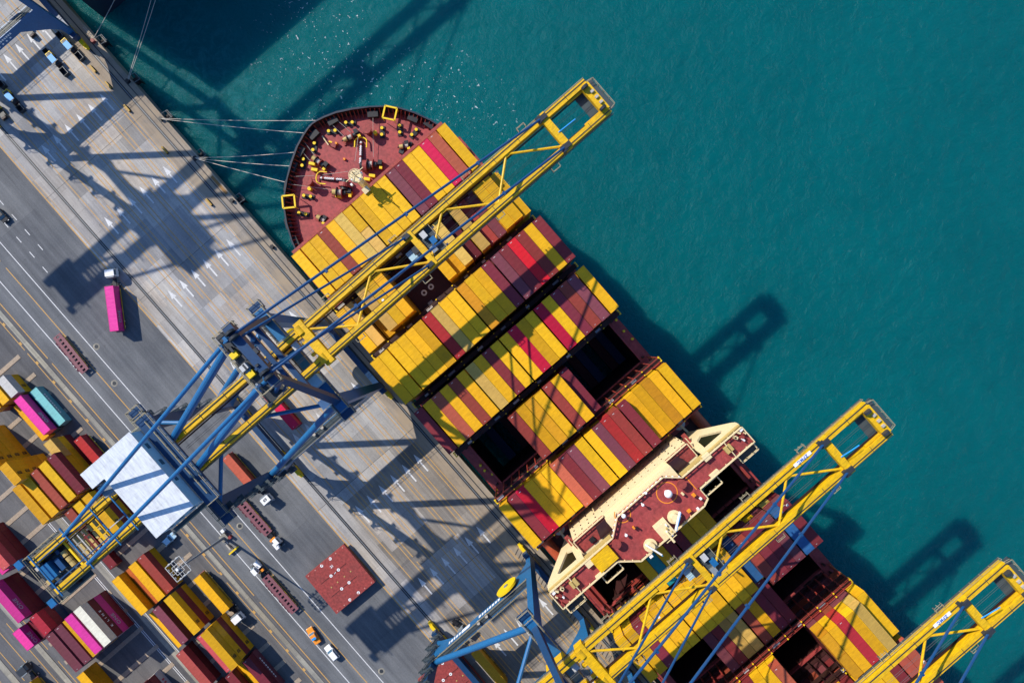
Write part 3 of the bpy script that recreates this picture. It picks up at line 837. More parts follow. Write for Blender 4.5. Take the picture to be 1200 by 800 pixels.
    # ---- girders, boom
    for i, x in enumerate(GX):
        s = 1 if x > 0 else -1
        g = MB().bar(P(x,-99.6,ZB), P(x,-30.4,ZB), 1.25, 2.0).build('back_girder', CY, c)
        b = MB().bar(P(x,-29.6,ZB), P(x,44.3,ZB), 1.25, 2.1).build('boom_girder', CY, c)
        for nm, y0, y1, par in (('w', -99, -31, g), ('w', -29, 44.5, b)):
            MB().box(min(x+s*.66,x+s*1.0), max(x+s*.66,x+s*1.0), y0-V0, y1-V0, ZB-.62, ZB-.55).build('walkway_grating', M['grate'], par)
            r = MB().rail([P(x+s*1.0,y0,ZB-.55), P(x+s*1.0,y1,ZB-.55)], 1.1, .035, 2.5); r.build('walkway_rail', M['rail_tan'], par)
            # trolley rail on the inner flange, cable tray, stiffeners
            k = MB().box(x-s*.95-.12, x-s*.95+.12, y0-V0, y1-V0, ZB-.95, ZB-.6).box(x-s*.95-.05, x-s*.95+.05, y0-V0, y1-V0, ZB-.6, ZB-.45)
            k.build('trolley_rail', M['lashing'], par)
            k = MB().box(x+s*.12, x+s*.30, y0-V0, y1-V0, ZB+1.051, ZB+1.13)
            yy = y0
            while yy < y1:
                k.box(x-.62, x+.62, yy-V0, yy-V0+.09, ZB+1.052, ZB+1.10); yy += 6.2
            k.build('cable_tray', M['dark_steel'], par)
        for yy in (-22, -4.5, 14.5, 29):
            MB().box(min(x+s*.76,x+s*2.0), max(x+s*.76,x+s*2.0), yy-.9-V0, yy-.6-V0, ZB-.54, ZB-.48).build('refuge_platform', M['grate'], b)
            MB().rail([P(x+s*1.3,yy-.9,ZB-.5), P(x+s*2.0,yy-.9,ZB-.5), P(x+s*2.0,yy+.9,ZB-.5), P(x+s*1.3,yy+.9,ZB-.5)], 1.1, .045, 1).build('refuge_rail', M['rail_tan'], b)
        for yy in (-14, 3, 20):
            MB().box(x-.2-s*1.4, x+.2-s*1.4, yy-.25-V0, yy+.25-V0, ZB-1.6, ZB-1.3).build('flood_lamp', M['white'], b)
        # hinge lug and latch
        MB().tube(P(x-.9,-30,ZB+.9), P(x+.9,-30,ZB+.9), .75, 16).build('hinge', CY, b)
        MB().box(x-.85, x+.85, -38-V0, -33.5-V0, 46.3, 48.98).build('girder_seat', CY, g)
        MB().box(x-.85, x+.85, -69-V0, -66-V0, 46.3, 48.98).build('girder_seat', CY, g)
        # stays: outer and inner, each a double bar
        MB().tube(P(x*1.15,AV+.4,AZ+.9), P(x,33.2,ZB+1.5), .25, 8).build('fore_stay', CS, c)
        MB().tube(P(x*.95,AV+.4,AZ), P(x*.98,-2.2,ZB+1.5), .22, 8).build('fore_stay', CS, c)
        MB().box(x-.5, x+.5, 32.3-V0, 34-V0, ZB+1.05, ZB+2.0).build('stay_lug', M['dark_steel'], b)
        MB().box(x-.45, x+.45, -3.0-V0, -1.5-V0, ZB+1.05, ZB+1.9).build('stay_lug', M['dark_steel'], b)
        for t in (.25, .5, .75):
            p = Vector(P(x*1.1,AV+.4,AZ+.9)).lerp(Vector(P(x,33.2,ZB+1.5)), t)
            MB().cbox(p, (.7,.5,.5)).build('stay_link', CS, c)
    hb = MB().bar(P(-5.2,-29.4,ZB+.4), P(5.2,-29.4,ZB+.4), 1.9, 1.7).build('hinge_beam', CY, c)
    for x in (-2.6, -1.2, 1.6, 3.0):
        MB().box(x-.3, x+.3, -31.5-V0, -30.5-V0, ZB-.2, ZB+.7).build('hinge_bracket', CY, hb)
    for x in (-2.0, 3.6):
        MB().box(x-.7, x+.7, -33.4-V0, -32.0-V0, ZB-1, ZB+.4).build('junction_box', M['light_steel'], hb)
    xb = MB().bar(P(-4.5,33.3,ZB+.9), P(4.5,33.3,ZB+.9), 1.5, 1.3).build('boom_cross_beam', CY, c)
    MB().box(-4.4, -3.0, 31.8-V0, 32.9-V0, ZB+.8, ZB+1.9).build('sheave_block', M['dark_steel'], xb)
    MB().box(3.0, 4.4, 31.8-V0, 32.9-V0, ZB+.8, ZB+1.9).build('sheave_block', M['dark_steel'], xb)
    MB().tube(P(.6,33.6,ZB+1.6), P(.9,37.6,ZB+2.2), .12, 6).build('wind_pole', M['canopy_blue'], xb)
    tb = MB().bar(P(-3.3,43.6,ZB+.6), P(3.3,43.6,ZB+.6), 1.9, 1.2).build('tip_beam', CY, c)
    MB().box(-3.6, 3.6, 45.0-V0, 46.0-V0, ZB-.6, ZB-.5).build('tip_grating', M['grate'], tb)
    MB().box(-3.0, 3.0, 40.9-V0, 42.9-V0, ZB-.9, ZB-.8).build('tip_grating', M['grate'], tb)
    MB().rail([P(-3.6,44.6,ZB-.5), P(-3.3,46.0,ZB-.5), P(3.3,46.0,ZB-.5), P(3.6,44.6,ZB-.5)], 1.1, .05, 1.6).build('tip_rail', M['rail_tan'], tb)
    for x in (-2.7, 2.7):
        MB().bar(P(x,42.8,ZB+.3), P(x,38.8,ZB+.3), .35, .5).build('buffer_arm', CY, tb)
        MB().tube(P(x-.25,43.2,ZB+1.7), P(x+.25,43.2,ZB+1.7), .75, 14).build('sheave', M['dark_steel'], tb)
    for x in (-1.2, .2, 1.5): MB().box(x-.25, x+.25, 43.5-V0, 44.2-V0, ZB+1.2, ZB+1.6).build('tip_lamp', M['rope'], tb)
    # zigzag wind bracing between the boom girders
    zz = [(1,-29.4), (1,-20.8), (0,-11.9), (1,-1.8), (0,6.6), (1,15.9), (0,23.3), (1,32.8)]
    pts = [P(GX[0]+.5,-29.0,ZB+.6)]+[P(GX[i]-(.5 if i else -.5), v, ZB+.6) for i, v in zz[1:]]
    for a, b in zip(pts, pts[1:]):
        MB().tube(a, b, .25, 8).build('wind_brace', CY, c)
    for p in pts[1:]: MB().cbox((p[0], p[1], p[2]), (1.2, 1.5, .25)).build('brace_node', CY, c)
    # white builder's plate on the boom
    pl = MB().box(GX[0]-.62, GX[0]+.1, 25.6-V0, 29.9-V0, ZB+1.14, ZB+1.17).build('name_plate', M['white'], c)
    t = lettering('ZPMC', .85, M['letter_blue'], pl, P(GX[0]-.26, 27.75, ZB+1.19), (0, 0, R(-90)), spacing=1.2)
    # ---- trolley
    tr = MB().bar(P(-4.2,-1.4,ZB+.9), P(4.2,-1.4,ZB+.9), 1.2, .9).build('trolley', CY, c)
    MB().box(-3.0, 3.0, -.6-V0, 2.6-V0, ZB-.3, ZB-.15).build('trolley_grating', M['grate'], tr)
    MB().rail([P(-3,-.6,ZB-.2), P(-3,2.6,ZB-.2), P(3,2.6,ZB-.2), P(3,-.6,ZB-.2)], 1.0, .05, 1.5).build('trolley_rail_guard', M['rail_tan'], tr)
    for x, y, m in ((-1.8,.6,'light_steel'), (.2,1.4,'crane_blue'), (1.6,.4,'grey_steel'), (-.6,-2.6,'dark_steel')):
        MB().box(x-.7, x+.7, y-.6-V0, y+.6-V0, ZB-.15, ZB+1.0).build('winch_motor', M[m], tr)
    cab = MB().box(-1.6, .6, -4.6-V0, -2.2-V0, ZB-3.2, ZB-.8).build('driver_cab', M['house_blue'], tr)
    MB().box(-1.5, .5, -4.5-V0, -2.3-V0, ZB-3.35, ZB-3.22).build('cab_window', M['glass'], cab)
    # ---- machinery house
    hz0, hz1 = 51.6, 57.5
    H = MB().box(-8.5, 9.3, -73.6-V0, -64.8-V0, hz0, hz1-.25).box(-8.5, -5.3, -76.5-V0, -73.62-V0, hz0, hz1-.25).build('machinery_house', M['house_blue'], c)
    k = MB().box(-8.7, 9.5, -73.8-V0, -64.6-V0, hz1-.25, hz1).box(-8.7, -5.2, -76.7-V0, -73.82-V0, hz1-.25, hz1)
    k.build('roof', M['house_white'], H)
    k = MB()
    for i in range(12): k.box(-8.6+i*1.55, -8.56+i*1.55, -73.7-V0, -64.7-V0, hz1+.002, hz1+.014)
    k.build('roof_seam_strip', M['house_white'], H)
    MB().box(-4.9, -2.4, -76.4-V0, -73.9-V0, 54, 56.8).build('stair_tower', M['grey_steel'], H)
    MB().box(-10.2, 10.9, -64.4-V0, -61.2-V0, 53.6, 54.2).build('front_gallery', CN, H)
    MB().box(-9.6, -8.75, -76.7-V0, -64.5-V0, hz0+.4, hz0+.5).box(9.55, 10.5, -73.8-V0, -64.5-V0, hz0+.4, hz0+.5).build('gallery_grating', M['grate'], H)
    MB().rail([P(-9.6,-76.7,hz0+.5), P(-9.6,-64.5,hz0+.5)], 1.1, .05, 2).rail([P(-10.2,-64.4,54.2), P(-10.2,-61.2,54.2), P(10.9,-61.2,54.2), P(10.9,-64.4,54.2)], 1.1, .05, 2).rail([P(10.5,-64.5,hz0+.5), P(10.5,-73.8,hz0+.5)], 1.1, .05, 2).build('gallery_rail', M['rail_tan'], H)
    MB().rail([P(-9.0,-62.6,54.2), P(9.0,-62.6,54.2)], .6, .06, 3).build('pipe_rail', M['rail_tan'], H)
    for q in (-7.5, 8.5): MB().bar(P(q,-67,45.6), P(q,-67,hz0-.05), .8, .8).build('house_support', CN, H)
    for q in (-66.5, -69.5, -72): MB().box(9.31, 9.36, q-.5-V0, q+.5-V0, 54, 55.2).build('window', M['glass'], H)
    for q in (-5, -1, 3): MB().box(q-.6, q+.6, -64.79-V0, -64.72-V0, 55, 56).build('window', M['glass'], H)
    # ---- back end: cross ties, machinery, platforms
    for v in (-79, -83.5, -90.5, -98.6):
        MB().bar(P(-5.2,v,ZB+1.5), P(5.2,v,ZB+1.5), .24, .24).build('cross_tie', CB, c)
    for x in (-3.0, 2.4): MB().bar(P(x,-83.5,ZB+1.2), P(x,-98.6,ZB+1.2), .22, .22).build('cross_tie', CS, c)
    MB().bar(P(1.2,-84,ZB+1.2), P(1.2,-79.5,ZB+1.2), .2, .2).build('cross_tie', M['light_steel'], c)
    pf = MB().box(-5.6, 5.6, -101.5-V0, -93.2-V0, ZB-1.4, ZB-1.25).build('rear_platform', M['grate'], c)
    MB().rail([P(-5.6,-93.2,ZB-1.3), P(-5.6,-101.5,ZB-1.3), P(5.6,-101.5,ZB-1.3), P(5.6,-93.2,ZB-1.3)], 1.1, .05, 1.7).build('platform_rail', M['rail_tan'], pf)
    rq = random.Random(12)
    for i in range(16):
        MB().cbox(P(rq.uniform(-5,5), rq.uniform(-101,-93.6), ZB-1.0+rq.uniform(0,.8)), (rq.uniform(.3,1.2), rq.uniform(.3,1.0), rq.uniform(.4,1.2))).build('rear_fitting', M[('dark_steel','crane_blue_shaded','grey_steel','lashing','stay_blue')[i % 5]], pf)
    for x, v, dx, dv, h, m in ((-.4,-98.3,3.4,1.6,1.8,'crane_blue'), (-.2,-96.2,2.6,1.0,1.2,'stay_blue'), (-3.4,-97,1.2,1.4,1.2,'crane_blue_shaded'), (3.4,-97.5,1.3,1.6,1.4,'dark_steel'), (1.0,-100.4,1.0,.8,.9,'cream_tan'), (-2.4,-100.2,.8,.9,1.1,'rope')):
        MB().box(x-dx/2, x+dx/2, v-dv/2-V0, v+dv/2-V0, ZB-1.25, ZB-1.25+h).build('rear_machine', M[m], pf)
    for x in (-5.3, 4.6): MB().box(x-.8, x+.8, -103-V0, -101.6-V0, ZB-.9, ZB+.2).build('rear_buffer', CB, pf)
    fs = MB().box(-3, 3, -93-V0, -92.6-V0, ZB-.4, ZB).build('cable_carrier', M['bright_yellow'], c)
    for v in (-92, -90.9, -89.8, -88.7, -87.4, -86.0):
        for x in (-1.9, 0, 1.9): MB().box(x-.82, x+.82, v-.25-V0, v+.25-V0, ZB-.9, ZB-.5).build('cable_loop', M['cream_tan'], fs)
    for x in (-1.2, .3, 1.2): MB().tube(P(x-.6,-94.4,ZB-.6), P(x+.6,-94.4,ZB-.6), .6, 12).build('cable_drum', M['cream_tan'], pf)
    # hoist ropes along the girders
    for x in (-1.1, -.7, .7, 1.1):
        MB().tube(P(x,-62,ZB+.4), P(x,42.5,ZB+.4), .035, 4).build('hoist_rope', M['dark_steel'], c)
    return c
crane = make_crane()
CRANES = [(-25.35, 'tall blue and yellow crane reaching over the bow, white machinery house roof in full view'),
          (58.5, 'blue and yellow crane reaching over the stern side of the bridge'),
          (100.1, 'crane farthest astern, only its yellow boom and blue stays in view'),
          (-152.3, 'crane at the top corner showing only a lettered blue tie beam and yellow bogies')]
for i, (u, lab) in enumerate(CRANES):
    o = crane if i == 0 else copy_tree(crane)
    o.location = (u, V0, 0); o['label'] = lab

for pl in [q for q in list(crane.children) if q.name.startswith('name_plate')]:     # the bow crane carries no plate
    for q in list(pl.children): bpy.data.objects.remove(q)
    bpy.data.objects.remove(pl)
# ================================================================== the container ship
DZ = 16.0          # main deck
ship = thing('container_ship', 'large container ship with dark red bow deck moored along the quay', 'ship', (0, VS, WZ))
def Q(u, v, z): return (u, v-VS, z-WZ)      # ship parts are local to the ship's base
class SB(MB):
    def mesh(s, name, mats, smooth=False):
        s.v = [(x, y-VS, z-WZ) for x, y, z in s.v]
        return MB.mesh(s, name, mats, smooth)
HALF = [(-73.0,.0),(-72.8,1.7),(-72.3,3.6),(-71.2,6.6),(-69.2,10.2),(-66.8,13.6),(-64.6,16.3),(-62.2,18.7),(-58.5,21.0),(-54.5,22.8),(-50,24.2),(-44,25.3),(-36,25.8),(-20,25.8),(40,25.8),(110,25.8),(200,25.8),(262,24.5),(270,22)]
def ring(z, full=True):
    k = max(0.0, (18.6-z)/(18.6-WZ+4))
    pts = []
    for u, h in HALF:
        w = min(1.0, max(0.0, (-36-u)/37.0))
        pts.append((u+9*k*w*w, h*(1-.62*k*w)))
    return [(u, VS+h) for u, h in pts][::-1]+[(u, VS-h) for u, h in pts[1:]]
hl = SB()
lev = [WZ-6, WZ+1.0, 2.0, 9.0, DZ]
rr = [ring(z) for z in lev]; n = len(rr[0])
for z, r in zip(lev, rr): hl.v += [(x, y, z) for x, y in r]
for j in range(len(lev)-1):
    for i in range(n):
        q = (i+1) % n
        hl.f.append((j*n+i, j*n+q, (j+1)*n+q, (j+1)*n+i)); hl.m.append(1 if j == 0 else 0)
hl.build('hull', [M['hull_black'], M['hull_red']], ship, smooth=False)
# bulwark round the bow: an outer wall, a cap, and inside frames
bt = [(u, v) for u, v in ring(18.6) if u < -47.5]
bi = [(u+.32 if abs(v-VS) < 12 else u+.15, VS+(v-VS)*(1-.34/max(1.0, abs(v-VS)))) if abs(v-VS) > 1 else (u+.34, v) for u, v in bt]
bb = [(u, v) for u, v in ring(DZ)]
bb = [p for p, q in zip(ring(DZ), ring(18.6)) if q[0] < -47.5]
k = SB(); nb = len(bt)
o0 = [(x, y, DZ) for x, y in bb]; o1 = [(x, y, 18.7) for x, y in bt]; o2 = [(x, y, 18.7) for x, y in bi]; o3 = [(x+.05, y, DZ+.3) for x, y in bi]
k.v += o0+o1+o2+o3
for i in range(nb-1):
    for j in range(3):
        k.f.append((j*nb+i, j*nb+i+1, (j+1)*nb+i+1, (j+1)*nb+i)); k.m.append(1 if j == 2 else 0)
bw = k.build('bulwark', [M['hull_black'], M['lashing']], ship)
k = SB()
for i in range(nb-1):
    a, b2 = Vector((*bt[i], 0)), Vector((*bt[i+1], 0)); L = (b2-a).length; m = max(1, round(L/1.15))
    for j in range(m):
        p = a.lerp(b2, j/m); d = (b2-a).normalized(); nrm = Vector((-d.y, d.x, 0))
        if nrm.dot(Vector((-40-p.x, VS-p.y, 0))) < 0: nrm = -nrm
        p2 = p+nrm*2.0
        k.add([(p.x,p.y,DZ+.3),(p2.x,p2.y,DZ+.3),(p.x+nrm.x*.5,p.y+nrm.y*.5,18.5),(p.x,p.y,18.5)], [(0,1,2,3)])
        k.bar((p2.x,p2.y,DZ+.4), (p.x+nrm.x*.6,p.y+nrm.y*.6,18.4), .16, .16)
k.build('bulwark_rib_frame', M['frame_red'], bw)
# fairleads: black rollers let into the bulwark
for (px, py) in ((437,134),(390,142),(368,158),(352,178),(344,196),(337,218),(484,139),(503,146),(338,262),(346,283)):
    u, v = at(px, py, 17.5)
    an = math.atan2(v-VS, -(u+46))
    fl = SB().cbox((u, v, 17.2), (2.6,1.5,1.3), 0, math.pi/2-an if False else math.atan2(-(u+48), (v-VS) if abs(v-VS)>.1 else .1)).build('fairlead', M['black'], ship)
# forecastle deck
fd = [(u, v) for u, v in ring(DZ) if u < -46]
SB().prism([(-46.9, fd[0][1])]+fd+[(-46.9, fd[-1][1])], DZ-.2, DZ+.25).build('bow_deck', M['deck_red'], ship)
# wave breaker ahead of the first bay
wb = SB()
wb.plate([(VS-23.6, DZ+.25), (VS-23.6, 23.0), (VS+23.6, 23.0), (VS+23.6, DZ+.25)], -50.6, -50.25)
wb.box(-50.85, -50.1, VS-23.7, VS+23.7, 23.0, 23.25)
for i in range(1,24): wb.add([(-50.25, VS-24+2*i, 16.3), (-48.4, VS-24+2*i, 16.3), (-50.25, VS-24+2*i, 22.5)], [(0,1,2)])
wb.build('wave_breaker', M['hatch_red'], ship)
# main deck: side strips, cross decks, hold walls and bottoms
SB().box(-47.4, 262, VS-25.75, VS-23.0, DZ-.3, DZ).box(-47.4, 262, VS+23.0, VS+25.75, DZ-.3, DZ).build('side_deck', M['deck_red'], ship)
edges = sorted((u0, u0+L40) for u0, _ in BAYS.values())
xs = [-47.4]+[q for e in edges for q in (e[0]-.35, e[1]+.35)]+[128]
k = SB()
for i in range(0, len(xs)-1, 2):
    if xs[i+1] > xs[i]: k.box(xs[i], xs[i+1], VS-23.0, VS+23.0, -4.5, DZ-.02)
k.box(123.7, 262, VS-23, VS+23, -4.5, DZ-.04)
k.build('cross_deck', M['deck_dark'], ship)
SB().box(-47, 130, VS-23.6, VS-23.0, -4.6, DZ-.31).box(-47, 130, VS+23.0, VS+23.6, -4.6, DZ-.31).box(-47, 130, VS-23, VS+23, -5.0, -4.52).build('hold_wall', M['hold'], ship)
# cell guides in the open holds
def coam(u0, r0, r1):
    v0, v1 = row_v(r0)-PITCH/2, row_v(r1)+PITCH/2
    c = SB()
    c.box(u0-.45, u0+L40+.45, v0-.5, v0-.15, DZ, DZ+1.2).box(u0-.45, u0+L40+.45, v1+.15, v1+.5, DZ, DZ+1.2)
    c.box(u0-.5, u0-.2, v0, v1, DZ, DZ+1.2).box(u0+L40+.2, u0+L40+.5, v0, v1, DZ, DZ+1.2)
    c.build('hatch_coaming', M['deck_red'], ship)
    g = SB()
    for r in range(r0, r1+1):
        for u in (u0+.06, u0+L40-.06): g.box(u-.1, u+.1, row_v(r)-1.27, row_v(r)-1.17, 0, DZ-.3)
    g.build('cell_guide_rail', M['lashing'], ship)
for bk, r0, r1 in (('E',1,5),('E',13,18),('G',1,5),('G',14,18),('I',1,5),('I',14,18),('J',10,13)): coam(BAYS[bk][0], r0, r1)
# hatch covers: one slab per group of rows
GR = {'E': ((6,9),(10,12)), 'G': ((6,9),(10,13)), 'I': ((6,9),(10,13)), 'J': ((1,5),(6,9),(14,18)), 'A': ((1,5),(6,9),(10,13),(14,18))}
for bk, (u0, _) in BAYS.items():
    for r0, r1 in GR.get(bk, ((1,5),(6,9),(10,13),(14,18))):
        h = SB().box(u0-.3, u0+L40+.3, row_v(r0)-1.22, row_v(r1)+1.22, DZ+.05, HB-.02)
        hc = h.build('hatch_cover', M['hatch_dark'], ship)
        if bk == 'B' and r0 == 6:
            for (px, py) in ((497,343),(505,336)):
                u, v = at(px, py, HB)
                SB().ring((u, v, HB+.02), .35, .75, 18).build('lifting_ring', M['white'], hc)
            for (px, py) in ((515,350),(505,355)):
                u, v = at(px, py, HB)
                SB().cbox((u, v, HB+.25), (.9,1.3,.5)).build('cover_cleat', M['light_steel'], hc)
# outboard stanchions carrying the outermost stacks
for s in (-1, 1):
    k = SB()
    for bk, (u0, _) in BAYS.items():
        for u in (u0+.2, u0+L40-.2): k.box(u-.2, u+.2, VS+s*24.1-.25, VS+s*24.1+.25, DZ, HB-.02)
    k.build('stack_stanchion_frame', M['lashing'], ship)
# lashing bridges
LBR = [(-33.5, 21.6), (-18.65, 24.6), (-3.7, 26.0), (11.15, 27.4), (25.55, 27.4), (39.6, 27.4), (66.35, 25.0), (80.2, 24.6), (94.35, 25.6), (109.3, 25.6)]
for uc, top in LBR:
    lb = SB().box(uc-.52, uc+.52, VS-25.0, VS+25.0, top-.15, top).box(uc-.52, uc+.52, VS-25.0, VS+25.0, top-2.75, top-2.6).build('lashing_bridge', M['lashing'], ship)
    k = SB()
    for i in range(21):
        v = VS-25+i*2.5
        for du in (-.5, .5): k.box(uc+du-.08, uc+du+.08, v-.13, v+.13, DZ, top+1.0)
        if i % 2 == 0: k.bar((uc-.5, v, DZ+1), (uc+.5, v, top-2.7), .1, .1)
    k.build('lashing_frame', M['frame_red' if uc in (25.55, 39.6, 94.35) else 'lashing'], lb)  # red in the lit gaps, shade-darkened copy in the others
    k = SB()
    for du in (-.5, .5): k.rail([(uc+du, VS-25, top), (uc+du, VS+25, top)], 1.0, .06 if uc in (25.55, 94.35, 39.6) else .035, 2.5)
    k.build('lashing_rail', M['frame_red' if uc in (25.55, 94.35, 39.6) else 'lashing'], lb)
    k = SB()
    for i in range(11):
        v = VS-25+i*5
        for du in (-.5, .5): SB().cbox((uc+du, v, top+1.05), (.22,.32,.3)).build('post_cap', M['bright_yellow'], lb)
    for v in (VS-25.2, VS+25.2):
        k = SB().rail([(uc-.6, v, top), (uc+.6, v, top)], 1.0, .07, 1.0).bar((uc, v, DZ), (uc, v, top), .16, .16); k.build('end_gate_frame', M['bright_yellow'], lb)
    rq = random.Random(int(uc*10))
    for i in range(6):
        v = VS-22+i*8+rq.uniform(-2, 2)
        SB().cbox((uc, v, top+.35), (.5, rq.uniform(.8, 2.2), .6)).build('lashing_bin', M['grey_steel' if i % 2 else 'light_steel'], lb)
# bundles of pipe and gear on the open cross deck aft of the low bay
k = SB()
rq = random.Random(5)
def gear(u0, u1, v0, v1, n, z):
    for i in range(n):
        u = rq.uniform(u0, u1); v = rq.uniform(v0, v1); L = rq.uniform(1.5, 5)
        m = 'frame_red' if rq.random() < .6 else 'lashing'
        SB().cbox((u, v, z), (rq.uniform(.2,.5), L, .35)).build('lashing_gear', M[m], ship)
gear(93.0, 94.0, 2, 22, 14, 17.3); gear(97, 106, 4, 7, 8, 9); gear(64.4, 66.6, -24, -13, 14, 17.6)
for i in range(8):
    SB().box(96.5+1.15*i, 96.8+1.15*i, row_v(10)-1, row_v(13)+1, 3+.4*i, 3.4+.4*i).build('cell_beam', M['frame_red'], ship)
# deck edge fittings
for s in (-1, 1):
    k = SB().rail([(-47, VS+s*25.6, DZ), (262, VS+s*25.6, DZ)], 1.05, .04, 2.4)
    k.build('deck_rail', M['frame_red'], ship)
for (px, py) in ((731,388),(741,397),(577,555),(563,545),(568,551),(722,375)):
    u, v = at(px, py, DZ+.5)
    SB().tube((u, v, DZ), (u, v, DZ+.9), .32, 10).build('deck_vent', M['bright_yellow'], ship)

# ---------------------------------------------------------------- bow fittings
FZ = DZ+.25
def bollard(p, q):
    a = at3(*p, FZ); b = at3(*q, FZ); m = (a+b)/2; d = (b-a).normalized()
    if (b-a).length < 1.6: b = m+d*.85; a = m-d*.85
    o = SB().bar(a-d*.7+Vector((0,0,.12)), b+d*.7+Vector((0,0,.12)), 1.2, .24).build('double_bollard', M['black'], ship)
    for p3 in (a, b):
        SB().tube(p3+Vector((0,0,.2)), p3+Vector((0,0,1.0)), .32, 12).build('bollard_post', M['black'], o)
        SB().tube(p3+Vector((0,0,1.0)), p3+Vector((0,0,1.18)), .39, 14).build('bollard_cap', M['bright_yellow'], o)
for p, q in (((406.5,145.3),(414,145)), ((386.5,155.2),(394,154.5)), ((369.8,169.5),(368.3,176.8)), ((357,187.8),(355.6,195.2)),
             ((448.5,151.6),(448.3,159.2)), ((469,149),(469.3,156.6)), ((488.5,153.5),(483.3,159.4)), ((357.8,230.2),(365.2,231.2)), ((352.2,250.4),(359.5,251.6))):
    bollard(p, q)
for (px, py) in ((364.2,222.2),(440.5,157)):
    a = at3(px, py, FZ)
    SB().tube(a, a+Vector((0,0,1.2)), .5, 12).build('yellow_bollard', M['bright_yellow'], ship)
for (px, py) in ((429.5,151.5),(360.5,212)):
    a = at3(px, py, 19)
    o = SB().tube((a.x,a.y,FZ), (a.x,a.y,18.6), .75, 14).build('mushroom_vent', M['frame_red'], ship)
    SB().tube((a.x,a.y,18.6), (a.x,a.y,19.3), 1.15, 20).build('vent_cap', M['hatch_red'], o)
def winch(px, py, ang, L, big=False):
    """mooring winch: drums on a shaft, bed frame, motor, brake wheels"""
    a = at3(px, py, FZ+.8); ax = Vector((math.cos(ang), math.sin(ang), 0)); ay = Vector((-ax.y, ax.x, 0))
    def w(x, y, z): return a+ax*x+ay*y+Vector((0,0,z))
    o = SB().cbox(a-Vector((0,0,.65)), (L,2.0,.3), 0, ang).build('mooring_winch', M['frame_red'], ship)
    SB().tube(w(-L/2,0,.3), w(L/2,0,.3), .16, 8).build('shaft', M['black'], o)
    x = -L/2+.5
    for i, (l, r, m) in enumerate(((.9,.55,'cream_tan'),(.18,.95,'black'),(.9,.55,'rope'),(.18,.95,'hatch_red'),(.7,.5,'dark_steel'))):
        if x+l > L/2: break
        SB().tube(w(x,0,.3), w(x+l,0,.3), r*(1.35 if big else 1), 16).build('drum' if r < .9 else 'flange', M[m], o); x += l+.12
    SB().cbox(w(L/2-.6,.6,.3), (1.0,1.1,1.0), 0, ang).build('gearbox', M['black'], o)
    SB().cbox(w(L/2-.3,-.7,.2), (.7,.6,.7), 0, ang).build('motor', M['bright_yellow'], o)
    return o
d1 = math.atan2(.656, .754)
winch(411, 161, R(75), 4.8); winch(374, 190, R(12), 4.8); winch(473, 172, R(60), 3.0); winch(376, 256, R(20), 3.0)
winch(436, 193, R(45), 5.2, True); winch(400, 226, R(45), 5.2, True)
# anchor windlass wheels and the painted chains running forward
for (p, q, wl) in (((423.2,166),(422.2,192),(428,195)), ((375.5,208.5),(401,210.5),(404,217))):
    a = at3(*p, FZ+.5); b = at3(*q, FZ+1.0); n = 22
    o = SB().cbox((a+b)/2-Vector((0,0,.6)), ((b-a).length,.9,.15), 0, math.atan2((b-a).y, (b-a).x)).build('chain_track', M['deck_dark'], ship)
    for i in range(n):
        t0 = i/n; t1 = (i+.8)/n
        m = 'hatch_red' if i in (2, 3, 14, 15) else 'chain_white'
        k = SB().tube(a.lerp(b,t0), a.lerp(b,t1), .34 if i % 2 else .25, 6)
        k.build('chain_link', M[m], o)
    c0 = at3(*wl, FZ+1.2); d = (b-a).normalized(); s = Vector((-d.y, d.x, 0))
    w = SB().tube(c0-s*.5, c0+s*.5, 1.5, 20).build('windlass_wheel', M['hatch_red'], ship)
    SB().tube(c0-s*1.2, c0-s*.6, 1.0, 16).build('drum', M['black'], w)
    SB().tube(c0+s*.6, c0+s*1.4, .8, 16).build('drum', M['dark_steel'], w)
    k = SB()
    hd = (a-b).normalized(); hs = Vector((-hd.y, hd.x, 0))
    arc = [a+hd*(1.0*math.sin(t))+hs*(1.5*math.cos(t))+Vector((0,0,.3)) for t in [math.pi*i/8 for i in range(9)]]
    k.path([arc[0]-hd*1.6]+arc+[arc[-1]-hd*1.6], .17, 6)
    k.build('hawse_guard', M['bright_yellow'], ship)
# brake stands and yellow levers by the windlasses
for (px, py) in ((437,207),(431,211),(410,227),(398,231),(370,200),(367,193)):
    a = at3(px, py, FZ)
    SB().cbox((a.x,a.y,FZ+.6), (1.5,.7,1.2), 0, R(40)).build('brake_stand', M['bright_yellow'], ship)
# small deck items
for (px, py, dx, dy, h, m) in ((392,171,1.2,1.2,.9,'hatch_red'), (395,169,.5,.5,1.0,'orange'), (388,167,.9,.4,.5,'bright_yellow'), (404,187,.5,.5,.6,'orange'), (481,171,.8,1.6,.8,'black'), (471,178,1.2,1.2,.8,'dark_steel'), (456,208,.8,.8,1.4,'frame_red'), (460,216,1.6,.5,.4,'rope')):
    a = at3(px, py, FZ)
    SB().cbox((a.x,a.y,FZ+h/2), (dx,dy,h), 0, R(30)).build('deck_box', M[m], ship)
a = at3(377.5,159.5, FZ+.5); b = at3(385,170, FZ+.5)
SB().tube(a, b, .16, 6).build('spare_boom', M['cream'], ship)
